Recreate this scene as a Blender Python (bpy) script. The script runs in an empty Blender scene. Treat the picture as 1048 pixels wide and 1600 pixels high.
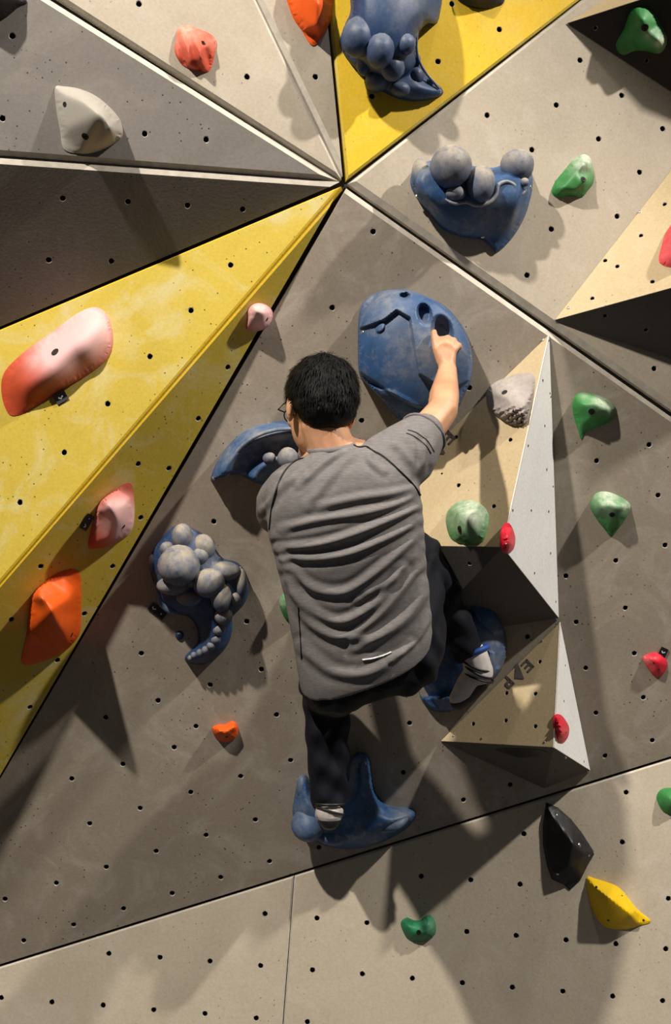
import bpy, bmesh, math, random
import numpy as np
from mathutils import Vector, Matrix
from mathutils.geometry import delaunay_2d_cdt
from mathutils.bvhtree import BVHTree

random.seed(7); np.random.seed(7)
scene = bpy.context.scene
C = scene.collection

# ------------------------------------------------------------------ camera
CAM = Vector((0.0, -3.6, 1.9)); FPX = 1750.0
cam_data = bpy.data.cameras.new('camera'); cam = bpy.data.objects.new('camera', cam_data)
C.objects.link(cam); cam.location = CAM; cam.rotation_euler = (math.pi/2, 0, 0)
cam_data.sensor_fit = 'VERTICAL'; cam_data.sensor_height = 36.0
cam_data.lens = FPX/1600.0*36.0
scene.camera = cam

# ------------------------------------------------------------------ world, lamps, exposure
world = bpy.data.worlds.new('gym_ambient'); scene.world = world; world.use_nodes = True
bg = world.node_tree.nodes['Background']
bg.inputs[0].default_value = (0.93, 0.95, 1.0, 1); bg.inputs[1].default_value = 0.05

def area_lamp(name, loc, target, size, power, col):
    d = bpy.data.lights.new(name, 'AREA'); d.shape = 'DISK'; d.size = size; d.energy = power; d.color = col
    o = bpy.data.objects.new(name, d); C.objects.link(o); o.location = loc
    o.rotation_euler = (Vector(target)-Vector(loc)).to_track_quat('-Z', 'Y').to_euler()
    return o
area_lamp('hall_spotlight_right', (4.3, -2.5, 6.6), (0.2, -0.2, 1.6), 0.20, 470, (1.0, 0.93, 0.84))
sd = bpy.data.lights.new('hall_spotlight_left', 'SPOT'); sd.energy = 2000; sd.color = (1.0, 0.92, 0.82)
sd.spot_size = math.radians(37); sd.spot_blend = .55; sd.shadow_soft_size = .09
so = bpy.data.objects.new('hall_spotlight_left', sd); C.objects.link(so); so.location = (-2.3, -3.9, 6.5)
so.rotation_euler = (Vector((0.1, 0.0, 1.05))-Vector(so.location)).to_track_quat('-Z', 'Y').to_euler()
area_lamp('hall_spotlight_overhead', (1.0, -1.7, 6.7), (0.3, -0.1, 1.2), 0.18, 30, (1.0, 0.94, 0.86))
vs = scene.view_settings
vs.view_transform = 'Standard'; vs.look = 'None'; vs.exposure = -0.12; vs.gamma = 1.0; vs.use_curve_mapping = False

# ------------------------------------------------------------------ geometry helpers
def ray(px, py):
    return Vector(((px-524)/FPX, 1.0, -(py-800)/FPX))
def W(px, py, y):                     # world point seen at a photo position, at depth y
    return CAM + ray(px, py)*(y-CAM.y)
class Plane:
    def __init__(s, a, b, c):
        s.o = a.copy(); n = (b-a).cross(c-a).normalized()
        if n.y > 0: n = -n            # normal points to the viewer's side
        s.n = n
        v = Vector((0, 0, 1)); v = (v - n*v.dot(n)).normalized(); s.v = v; s.u = v.cross(n)
    def hit(s, px, py, h=0.0):
        d = ray(px, py); o = s.o + s.n*h
        return CAM + d*((o-CAM).dot(s.n)/d.dot(s.n))
    def uv(s, p): q = p-s.o; return Vector((q.dot(s.u), q.dot(s.v)))
    def xyz(s, q, h=0.0): return s.o + s.u*q[0] + s.v*q[1] + s.n*h

def link(o, parent=None):
    C.objects.link(o)
    if parent is not None: o.parent = parent
    return o
def mesh_obj(name, verts, faces, mats, parent=None, midx=None, smooth=None, attr=None):
    me = bpy.data.meshes.new(name)
    me.from_pydata([tuple(v) for v in verts], [], faces)
    for m in (mats if isinstance(mats, (list, tuple)) else [mats]): me.materials.append(m)
    if midx is not None: me.polygons.foreach_set('material_index', midx)
    if smooth is not None:
        me.polygons.foreach_set('use_smooth', [True]*len(me.polygons))
        if smooth < 179: me.set_sharp_from_angle(angle=math.radians(smooth))
    if attr is not None:
        a = me.attributes.new('chalk', 'FLOAT', 'POINT'); a.data.foreach_set('value', attr)
    me.update()
    return link(bpy.data.objects.new(name, me), parent)
def tag(o, label, cat, group=None):
    o['label'] = label; o['category'] = cat
    if group: o['group'] = group
    return o
def structure(o, label=None):
    o['kind'] = 'structure'
    if label: o['label'] = label
    return o
def empty(name, loc):
    o = bpy.data.objects.new(name, None); o.location = loc; o.empty_display_size = .05
    return link(o)
def set_parent_keep(o, p):
    o.parent = p; o.matrix_parent_inverse = Matrix.Translation(p.location).inverted() if p.type == 'EMPTY' else Matrix()

# ------------------------------------------------------------------ materials
def new_mat(name):
    m = bpy.data.materials.new(name); m.use_nodes = True
    nt = m.node_tree; b = nt.nodes['Principled BSDF']
    return m, nt, b
def N(nt, t, **kw):
    n = nt.nodes.new(t)
    for k, v in kw.items(): setattr(n, k, v)
    return n
def ramp(nt, fac, stops):
    r = N(nt, 'ShaderNodeValToRGB'); el = r.color_ramp.elements
    el[0].position, el[0].color = stops[0][0], (*stops[0][1], 1)
    el[1].position, el[1].color = stops[-1][0], (*stops[-1][1], 1)
    for p, c in stops[1:-1]:
        e = el.new(p); e.color = (*c, 1)
    nt.links.new(fac, r.inputs[0]); return r.outputs[0]
def mix(nt, fac, a, b, mode='MIX'):
    n = N(nt, 'ShaderNodeMix', data_type='RGBA', blend_type=mode)
    for s, v in ((n.inputs[0], fac), (n.inputs[6], a), (n.inputs[7], b)):
        if isinstance(v, bpy.types.NodeSocket): nt.links.new(v, s)
        elif isinstance(v, (int, float)): s.default_value = v
        else: s.default_value = (*v, 1)
    return n.outputs[2]
def noise(nt, co, scale, detail=4, rough=.55, dist=0):
    n = N(nt, 'ShaderNodeTexNoise'); n.inputs['Scale'].default_value = scale; n.inputs['Detail'].default_value = detail
    n.inputs['Roughness'].default_value = rough; n.inputs['Distortion'].default_value = dist
    nt.links.new(co, n.inputs['Vector']); return n.outputs[0]
def srgb(r, g, b):
    f = lambda c: (c/255/12.92) if c/255 <= .04045 else ((c/255+.055)/1.055)**2.4
    return (f(r), f(g), f(b))

def wall_paint(name, col, scuff, pits=1.0, scuff_amt=.5, rough=.72, plo=.49):
    """grainy painted plywood: mottling, chalk scuffs, tiny pits"""
    m, nt, b = new_mat(name)
    co = N(nt, 'ShaderNodeNewGeometry').outputs['Position']
    n1 = noise(nt, co, 2.2, 6, .6, .4)
    dark = tuple(c*.86 for c in col); lite = tuple(min(1, c*1.12) for c in col)
    c = ramp(nt, n1, [(.3, dark), (.5, col), (.72, lite)])
    n2 = noise(nt, co, 5.5, 8, .68, 1.2)
    f = ramp(nt, n2, [(.49, (0,)*3), (.70, (scuff_amt,)*3)])
    c = mix(nt, f, c, scuff)
    n3 = noise(nt, co, 120, 3, .6)
    c = mix(nt, ramp(nt, n3, [(.3, (.86,)*3), (.7, (1.08,)*3)]), (0, 0, 0), c) if False else mix(nt, .35, c, ramp(nt, n3, [(.3, tuple(x*.75 for x in col)), (.7, lite)]))
    # sparse pits and screw marks, gathered in patches
    v = N(nt, 'ShaderNodeTexVoronoi'); v.inputs['Scale'].default_value = 52; nt.links.new(co, v.inputs['Vector'])
    pm = ramp(nt, v.outputs['Distance'], [(.10, (1,)*3), (.15, (0,)*3)])
    patch = ramp(nt, noise(nt, co, 4.3, 3, .5), [(plo, (0,)*3), (plo+.08, (pits,)*3)])
    sel = N(nt, 'ShaderNodeSeparateColor'); nt.links.new(v.outputs['Color'], sel.inputs[0])
    few = ramp(nt, sel.outputs[0], [(.42, (0,)*3), (.46, (1,)*3)])
    mm = mix(nt, 1.0, mix(nt, 1.0, pm, patch, 'MULTIPLY'), few, 'MULTIPLY')
    c = mix(nt, mm, c, tuple(x*.22 for x in col))
    nt.links.new(c, b.inputs['Base Color']); b.inputs['Roughness'].default_value = rough
    b.inputs['Specular IOR Level'].default_value = .3
    bp = N(nt, 'ShaderNodeBump'); bp.inputs['Strength'].default_value = .35; bp.inputs['Distance'].default_value = .002
    hh = mix(nt, mm, ramp(nt, n3, [(.2, (.3,)*3), (.8, (.6,)*3)]), (0, 0, 0))
    nt.links.new(hh, bp.inputs['Height']); nt.links.new(bp.outputs[0], b.inputs['Normal'])
    return m
def hold_mat(name, col, chalk=(.62, .58, .52), rough=.55, base_chalk=0.0, dark=.7, grain=260, mott=.25):
    """cast polyurethane: grain, wear, chalk dust where the mesh carries it"""
    m, nt, b = new_mat(name)
    co = N(nt, 'ShaderNodeNewGeometry').outputs['Position']
    n1 = noise(nt, co, 14, 5, .6)
    c = ramp(nt, n1, [(.3, tuple(x*dark for x in col)), (.6, col)])
    at = N(nt, 'ShaderNodeAttribute'); at.attribute_name = 'chalk'
    n2 = noise(nt, co, 34, 6, .7)
    r2 = ramp(nt, n2, [(.32, (mott,)*3), (.62, (1,)*3)])
    f = mix(nt, 1.0, at.outputs['Color'], r2, 'MULTIPLY')
    c = mix(nt, f, c, chalk)
    if base_chalk:
        c = mix(nt, ramp(nt, noise(nt, co, 22, 8, .75), [(.5, (0,)*3), (.75, (base_chalk,)*3)]), c, chalk)
    nt.links.new(c, b.inputs['Base Color']); b.inputs['Roughness'].default_value = rough
    b.inputs['Specular IOR Level'].default_value = .35
    bp = N(nt, 'ShaderNodeBump'); bp.inputs['Strength'].default_value = .25; bp.inputs['Distance'].default_value = .0012
    nt.links.new(noise(nt, co, grain, 3, .6), bp.inputs['Height']); nt.links.new(bp.outputs[0], b.inputs['Normal'])
    return m
def plain(name, col, rough=.5, metal=0.0, spec=.5):
    m, nt, b = new_mat(name)
    co = N(nt, 'ShaderNodeNewGeometry').outputs['Position']
    c = ramp(nt, noise(nt, co, 40, 3), [(.3, tuple(x*.85 for x in col)), (.7, tuple(min(1, x*1.1) for x in col))])
    nt.links.new(c, b.inputs['Base Color'])
    b.inputs['Roughness'].default_value = rough; b.inputs['Metallic'].default_value = metal
    b.inputs['Specular IOR Level'].default_value = spec
    return m

PAINT  = wall_paint('grey_beige_wall_paint', srgb(152, 141, 126), srgb(196, 188, 176), 1.0, .6, plo=.45)
PAINTD = wall_paint('shaded_wall_paint', srgb(124, 118, 112), srgb(150, 144, 136), 1.0, .5, plo=.45)  # the wall paint darkened for the shade on the upper left panels
PAINTR = wall_paint('lit_upper_wall_paint', srgb(176, 165, 147), srgb(198, 190, 176), .5, .5)  # the wall paint lightened for the light on the upper panels
PAINTL = wall_paint('lit_lower_wall_paint', srgb(194, 182, 162), srgb(212, 203, 188), .6, .5)  # the wall paint lightened further for the well-lit lower panels
YELLOW = wall_paint('yellow_wall_paint', srgb(194, 170, 62), srgb(204, 195, 150), 1.0, 1.0, plo=.40)
YELLOWB = wall_paint('bright_yellow_wall_paint', srgb(222, 184, 44), srgb(220, 194, 110), .4, .5)
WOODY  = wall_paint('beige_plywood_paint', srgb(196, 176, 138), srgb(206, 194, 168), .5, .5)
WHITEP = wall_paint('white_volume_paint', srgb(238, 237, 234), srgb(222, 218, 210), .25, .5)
DARKP  = wall_paint('shaded_underside_paint', srgb(92, 88, 84), srgb(104, 100, 96), .4, .4)  # dark tone puts the shade under the volumes into the colour
BLACKP = wall_paint('black_volume_paint', srgb(50, 46, 44), srgb(70, 66, 62), .2, .4, .5)
EDGE   = plain('worn_panel_edge', srgb(196, 188, 174), .7)
GAP    = plain('dark_panel_gap', (.05, .047, .043), .9)
HOLEM  = plain('hole_steel_and_shade', (.012, .011, .010), .6)  # near-black: dark nut steel in panels, painted hole shade on the holds
CHIP   = plain('chipped_hole_rim', srgb(168, 160, 148), .8)
STEEL  = plain('bright_screw_steel', (.62, .6, .57), .3, .9)
BOLTB  = plain('black_oxide_bolt', (.02, .02, .02), .35, .6)
MAT_F  = plain('grey_crash_mat', srgb(70, 70, 72), .8)

# ------------------------------------------------------------------ panels with real bolt holes
def poly_inset(pts, d):
    n = len(pts); out = []
    ar = sum(pts[i].x*pts[(i+1) % n].y-pts[(i+1) % n].x*pts[i].y for i in range(n))
    sg = 1 if ar > 0 else -1
    for i in range(n):
        a, b, c = pts[i-1], pts[i], pts[(i+1) % n]
        e1 = (b-a).normalized(); e2 = (c-b).normalized()
        n1 = Vector((-e1.y, e1.x))*sg; n2 = Vector((-e2.y, e2.x))*sg
        d1 = d[i-1] if isinstance(d, (list, tuple)) else d; d2 = d[i] if isinstance(d, (list, tuple)) else d
        cr = n1.x*n2.y-n1.y*n2.x
        if abs(cr) < .02: out.append(b+(n1+n2)*.25*(d1+d2))
        else: out.append(b+Vector(((d1*n2.y-d2*n1.y)/cr, (n1.x*d2-n2.x*d1)/cr)))
    return out
def inside(poly, p):
    r = False; n = len(poly)
    for i in range(n):
        a, b = poly[i], poly[(i+1) % n]
        if (a.y > p.y) != (b.y > p.y) and p.x < (b.x-a.x)*(p.y-a.y)/(b.y-a.y)+a.x: r = not r
    return r
def panel(name, plane, pts, holes_px, mat, parent, thick=.03, cham=.006, hole_r=.0078, cham_mat=None, back=True):
    """slab with chamfered rim; every bolt hole is a real recess with a chipped rim"""
    outer = [plane.uv(p) for p in pts]
    inner = poly_inset(outer, cham)
    V = []; F = []; MI = []
    def add(q, h): V.append(plane.xyz(q, h)); return len(V)-1
    n = len(outer); K = 10
    co = list(inner); edges = [(i, (i+1) % n) for i in range(n)]
    centers = []
    for hp in holes_px:
        c = plane.uv(plane.hit(hp[0], hp[1]))
        rr = hole_r*(hp[2] if len(hp) > 2 else 1)
        if not inside(inner, c): continue
        if any((c-o).length < 3.2*rr for o, _ in centers): continue
        if min(abs((c-inner[i]).cross((inner[(i+1) % n]-inner[i]).normalized())) for i in range(n)) < rr*1.8: continue
        s = len(co); ph = random.random()
        for k in range(K):
            a = 2*math.pi*(k/K)+ph; r1 = rr*(1.1+.28*random.random())
            co.append(c+Vector((math.cos(a), math.sin(a)))*r1)
        edges += [(s+k, s+(k+1) % K) for k in range(K)]
        centers.append((c, rr))
    res = delaunay_2d_cdt(co, edges, [], 1, 1e-7)
    rv, rf, orig = res[0], res[2], res[3]
    idx = [add(q, 0) for q in rv]
    back_of = {}
    for i, ov in enumerate(orig):
        for o in ov: back_of[o] = idx[i]
    for f in rf:
        cc = sum((rv[i] for i in f), Vector((0, 0)))/len(f)
        if any((cc-c).length < rr*1.1 for c, rr in centers): continue
        F.append([idx[i] for i in f]); MI.append(0)
    for hi, (c, rr) in enumerate(centers):
        base = n+hi*K
        r0 = [back_of[base+k] for k in range(K)]
        r1 = []; r2 = []
        for k in range(K):
            q = co[base+k]; a = math.atan2((q-c).y, (q-c).x)
            d = Vector((math.cos(a), math.sin(a)))*rr
            r1.append(add(c+d, -.0022)); r2.append(add(c+d, -.022))
        ce = add(c, -.022)
        for k in range(K):
            j = (k+1) % K
            F.append([r0[k], r0[j], r1[j], r1[k]]); MI.append(3)
            F.append([r1[k], r1[j], r2[j], r2[k]]); MI.append(2)
            F.append([r2[k], r2[j], ce]); MI.append(2)
    io = [back_of[i] for i in range(n)]
    cd = .8*(max(cham) if isinstance(cham, (list, tuple)) else cham); oo = [add(q, -cd) for q in outer]; ob = [add(q, -thick) for q in outer]
    for i in range(n):
        j = (i+1) % n
        F.append([io[i], io[j], oo[j], oo[i]]); MI.append(1)
        F.append([oo[i], oo[j], ob[j], ob[i]]); MI.append(1)
    if back: F.append(list(ob)[::-1]); MI.append(1)
    o = mesh_obj(name, V, F, [mat, cham_mat or EDGE, HOLEM, CHIP], parent, MI)
    bm = bmesh.new(); bm.from_mesh(o.data); bmesh.ops.recalc_face_normals(bm, faces=bm.faces)
    # make sure the front looks out
    bm.to_mesh(o.data); bm.free()
    return o
# ------------------------------------------------------------------ the wall
c3 = W(540, 285, -.42)
PM = Plane(W(0, 1510, 0), W(1048, 1185, 0), c3)                  # main overhanging field
e1 = W(85, 0, -.64); e2 = W(403, 0, -.47); e3 = W(512, 0, -.40); e4 = W(905, 0, -.24)
e5 = PM.hit(1048, 640); e6 = PM.hit(0, 1215)
e7 = W(0, 910, -.47); e8 = W(0, 513, -.34); e9 = W(0, 246, -.62)
PR = Plane(c3, e4, e5); PT1 = Plane(c3, e3, e4); PT2 = Plane(c3, e2, e3); PT3 = Plane(c3, e1, e2)
PT4 = Plane(c3, e9, e1); PT5 = Plane(c3, e8, e9); PT6 = Plane(c3, e7, e8); PT7 = Plane(c3, e6, e7)
PB = Plane(W(0, 1510, 0), W(1048, 1185, 0), Vector((0, -.10, 0)))

wall = structure(empty('wall_back', (0, .3, 0)), 'faceted indoor climbing wall of painted plywood panels meeting in a star')
def fan(name, plane, A, B, ga, gb, holes, mat, sa=1.6, sb=1.6, cham=.006, c0=.004, cm=None):
    """triangular panel from the star point; ga, gb = half gap along each edge at the frame border"""
    a = c3+(A-c3)*sa; b = c3+(B-c3)*sb
    da = (A-c3).normalized(); db = (B-c3).normalized()
    ia = (db-da*db.dot(da)).normalized(); ib = (da-db*da.dot(db)).normalized()
    mid = (da+db).normalized()
    pts = [c3+mid*c0/max(.12, (da.cross(db)).length/2), a+ia*ga*sa, b+ib*gb*sb]
    pts = [p-plane.n*((p-plane.o).dot(plane.n)) for p in pts]
    o = panel(name, plane, pts, holes, mat, None, cham=cham, cham_mat=cm)
    set_parent_keep(o, wall); return o
fan('panel', PT1, e3, e4, .001, .0003, [(780,46),(684,96),(581,150),(706,6)], YELLOWB, cm=YELLOW, cham=(.006,.004,.006))
fan('panel', PT2, e2, e3, .002, .002, [(493,120)], PAINTR, cham=(.012,.004,.004))
fan('panel', PT3, e1, e2, .014, .002, [(217,6),(386,120)], PAINTR, cham=(.006,.004,.010))
fan('panel', PT4, e9, e1, .006, .002, [(19,56),(4,185),(226,209),(322,218)], PAINTD, cham=(.012,.004,.016))
fan('panel', PT5, e8, e9, .001, .004, [(98,310),(200,315),(293,321),(379,327),(76,406),(174,408)], PAINTD, cham=(.002,.004,.012))
fan('panel', PT6, e7, e8, .0005, .001, [(360,414),(298,485),(234,557),(168,631),(100,707),(31,785)], YELLOW, cm=YELLOWB, cham=(.005,.004,.005))
fan('panel', PT7, e6, e7, .001, .0005, [(356,574),(310,654),(264,732),(216,725),(64,885),(176,885),(132,959),(18,968),(90,1032),(220,809),(47,1105)], YELLOW, sa=1.36, cm=YELLOWB, cham=(.002,.004,.010))
fan('panel', PR, e4, e5, .0003, .002, [(906,94),(971,149),(869,164),(761,180),(935,217),(1035,201),(831,234),(999,269),(964,338),(861,358),(823,430),(1022,576)], PAINTR, sa=1.7, sb=1.7, cham=(.010,.004,.016))
seam = lambda x, d=0: (x, 1510-.3101*x+d)
def mp(px, py): return PM.hit(px, py)
holesM = [(519,481),(334,815),(385,971),(408,1046),(328,1070),(221,1021),(247,1095),(165,1121),(432,1117),(306,1135),(272,1168),(454,1188),(192,1194),
 (376,1213),(298,1238),(219,1263),(140,1287),(112,1217),(399,1281),(322,1305),(244,1330),(166,1355),(88,1380),(8,1405),(421,1346),(345,1371),(269,1396),(193,1420),(115,1445),(37,1470),
 (733,606),(565,657),(782,478),(932,720),(1014,695),(1028,774),(583,362),(962,876),(977,950),(900,972),(884,900),(915,1044),(991,1021),(1005,1090),(931,1114),(1019,1157),(945,1181),(1039,852),(824,995),
 (630,1207),(797,1226),(724,1250),(498,1324),(480,1250),(560,1180),(640,1130)]
x5 = c3+(e5-c3)*1.7
q5 = (524+(x5.x-CAM.x)/(x5.y-CAM.y)*FPX, 800-(x5.z-CAM.z)/(x5.y-CAM.y)*FPX)
mainp = [mp(541, 294), mp(q5[0]-6, q5[1]+8), mp(*seam(q5[0]-6, -2)), mp(*seam(-205, -2)), mp(.5, 1215.8)]
o = panel('panel', PM, mainp, holesM, PAINT, None, cham=(.014, .004, .003, .001, .001)); set_parent_keep(o, wall)
def bp(px, py): return PB.hit(px, py)
holesB = [(170,1490),(250,1496),(328,1502),(407,1509),(488,1516),(414,1428),(495,1435),(2,1559),(81,1566),(161,1571),(240,1578),(320,1584),(400,1591),(480,1597),
 (658,1369),(735,1375),(812,1382),(573,1442),(729,1456),(806,1462),(884,1469),(962,1475),(1040,1483),(566,1522),(644,1529),(722,1536),(800,1543),(879,1549),(957,1557),(1035,1564),(818,1303),(972,1316),(978,1238),(1044,1404)]
b_l = [bp(*seam(-330, 1)), bp(*seam(459, 1)), bp(441, 1600), bp(434, 1735), bp(-330, 1735)]
b_r = [bp(*seam(460, 1)), bp(*seam(1360, 1)), bp(1360, 1735), bp(436, 1735), bp(442.5, 1600)]
for poly in (b_l, b_r):
    o = panel('panel', PB, poly, holesB, PAINTL, None, cham=.005); set_parent_keep(o, wall)
# dark framing behind the joints
fv = [c3]+[c3+(e-c3)*1.7 for e in (e1, e2, e3, e4, e5)]+[mp(*seam(1360)), bp(1360, 1740), bp(-330, 1740), mp(*seam(-300))]+[c3+(e6-c3)*1.36]+[c3+(e-c3)*1.7 for e in (e7, e8, e9)]
off = Vector((0, .035, 0)); fv = [v+off for v in fv]
o = mesh_obj('framing', fv, [(0, i, i+1) for i in range(1, 5)]+[(0, 5, 6, 9, 10)]+[(6, 7, 8, 9)]+[(0, i, i+1) for i in range(10, 13)]+[(0, 13, 1)], GAP)
set_parent_keep(o, wall)
fl = mesh_obj('floor', [(-4, -5, 0), (4, -5, 0), (4, .3, 0), (-4, .3, 0), (-4, -5, -.2), (4, -5, -.2), (4, .3, -.2), (-4, .3, -.2)],
   [(0, 1, 2, 3), (7, 6, 5, 4), (0, 4, 5, 1), (1, 5, 6, 2), (2, 6, 7, 3), (3, 7, 4, 0)], MAT_F)
structure(fl, 'grey padded crash mat floor')

# ------------------------------------------------------------------ plywood volumes bolted on the wall
def volume(name, A, L, E, B, mats, holes, label, G=None, cat='climbing volume'):
    """wedge: A, L, E lie on the wall, B stands off it. faces: A-L-B, A-B-E, L-E-B"""
    root = empty(name, (A+L+E)/3); tag(root, label, cat, 'plywood volumes on the climbing wall')
    cen = (A+L+E+B)/4
    tris = [((A, L, B), 'side_panel', mats[0], holes[0]), ((A, B, E), 'side_panel', mats[1], holes[1])]
    if G is None: tris += [((L, E, B), 'underside_panel', mats[2], holes[2])]
    else: tris += [((L, G, B), 'underside_panel', mats[2], holes[2]), ((G, E, B), 'underside_panel', mats[2], holes[2])]
    for tri, nm, m, hs in tris:
        pl = Plane(*tri)
        if pl.n.dot(tri[0]-cen) < 0: pl.n = -pl.n; pl.u = pl.v.cross(pl.n)
        o = panel(nm, pl, list(tri), hs, m, None, thick=.003, cham=.001, hole_r=.006, cham_mat=m, back=False)
        set_parent_keep(o, root)
    return root
def faces_planes(A, L, E, B): return Plane(A, L, B), Plane(A, B, E), Plane(L, E, B)
VA = (PM.hit(858, 522, .004), PM.hit(520, 850, .004), PM.hit(873, 966, .004), PM.hit(785, 855, .35))
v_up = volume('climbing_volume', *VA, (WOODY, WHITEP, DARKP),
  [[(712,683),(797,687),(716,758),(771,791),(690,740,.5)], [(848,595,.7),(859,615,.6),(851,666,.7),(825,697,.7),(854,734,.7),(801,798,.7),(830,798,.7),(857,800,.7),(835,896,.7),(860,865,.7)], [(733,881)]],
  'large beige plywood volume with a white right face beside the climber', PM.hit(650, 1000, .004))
VB = (PM.hit(875, 972, .004), PM.hit(688, 1158, .004), PM.hit(922, 1204, .004), PM.hit(865, 1168, .28))
v_lo = volume('climbing_volume', *VB, (WOODY, WHITEP, DARKP),
  [[(843,1034),(791,1083),(836,1084),(739,1131),(790,1126),(836,1135)], [(881,1096,.7),(900,1091,.6),(883,1040,.6)], [(868,1204,.8)]],
  'smaller beige plywood volume with a white right face near the bottom seam', PM.hit(850, 1232, .004))
VC = (PR.hit(866, 500, .004), PR.hit(1230, 32, .004), PR.hit(1230, 620, .004), PR.hit(1230, 400, .34))
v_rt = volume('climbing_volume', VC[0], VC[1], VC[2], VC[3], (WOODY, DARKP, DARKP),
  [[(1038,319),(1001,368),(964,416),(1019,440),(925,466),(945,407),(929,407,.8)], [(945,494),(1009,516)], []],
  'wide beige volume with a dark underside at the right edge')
VD = (PR.hit(886, 36, .004), PR.hit(1230, -190, .004), PR.hit(1230, 262, .004), PR.hit(1230, -75, .32))
v_tp = volume('climbing_volume', VD[0], VD[1], VD[2], VD[3], (WOODY, BLACKP, BLACKP),
  [[], [(930,44,.9),(1010,95,.9)], []], 'black-faced volume in the top right corner')
# ------------------------------------------------------------------ climbing holds
def catmull(pts, per=6, closed=True):
    P = [np.array(p, float) for p in pts]; n = len(P); out = []
    for i in range(n if closed else n-1):
        p0 = P[(i-1) % n] if closed else P[max(i-1, 0)]; p1 = P[i]; p2 = P[(i+1) % n]
        p3 = P[(i+2) % n] if closed else P[min(i+2, n-1)]
        for k in range(per):
            t = k/per
            out.append(.5*((2*p1)+(-p0+p2)*t+(2*p0-5*p1+4*p2-p3)*t*t+(-p0+3*p1-3*p2+p3)*t**3))
    if not closed: out.append(P[-1])
    return np.array(out)
def resample(poly, step):
    out = []; n = len(poly)
    for i in range(n):
        a, b = poly[i], poly[(i+1) % n]; m = max(1, int(round(np.hypot(*(b-a))/step)))
        for k in range(m): out.append(a+(b-a)*k/m)
    return np.array(out)
def seg_dist(P, a, b):
    a = np.asarray(a, float); b = np.asarray(b, float); d = b-a
    t = np.clip(((P-a)@d)/max(d@d, 1e-9), 0, 1)
    return np.hypot(*(P-(a+t[:, None]*d)).T)
def line_dist(P, pts, closed=False):
    m = np.full(len(P), 1e9)
    for i in range(len(pts) if closed else len(pts)-1):
        m = np.minimum(m, seg_dist(P, pts[i], pts[(i+1) % len(pts)]))
    return m
def in_poly(P, poly):
    r = np.zeros(len(P), bool); n = len(poly)
    for i in range(n):
        a, b = poly[i], poly[(i+1) % n]
        if a[1] == b[1]: continue
        c = ((a[1] > P[:, 1]) != (b[1] > P[:, 1])) & (P[:, 0] < (b[0]-a[0])*(P[:, 1]-a[1])/(b[1]-a[1])+a[0])
        r ^= c
    return r
def sd_poly(P, poly):                   # positive inside
    poly = np.asarray(poly, float); d = line_dist(P, poly, True)
    return np.where(in_poly(P, poly), d, -d)
def sstep(x, a, b):
    t = np.clip((x-a)/(b-a), 0, 1); return t*t*(3-2*t)
def ell(P, cx, cy, rx, ry, ang=0):
    a = math.radians(ang); x = P[:, 0]-cx; y = P[:, 1]-cy
    u = x*math.cos(a)+y*math.sin(a); v = -x*math.sin(a)+y*math.cos(a)
    return np.sqrt((u/rx)**2+(v/ry)**2)
def blobs(lst):
    def f(P):
        r = np.zeros(len(P))
        for cx, cy, rad, amt in lst: r = np.maximum(r, amt*np.exp(-((P[:, 0]-cx)**2+(P[:, 1]-cy)**2)/(rad*rad)))
        return r
    return f
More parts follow.
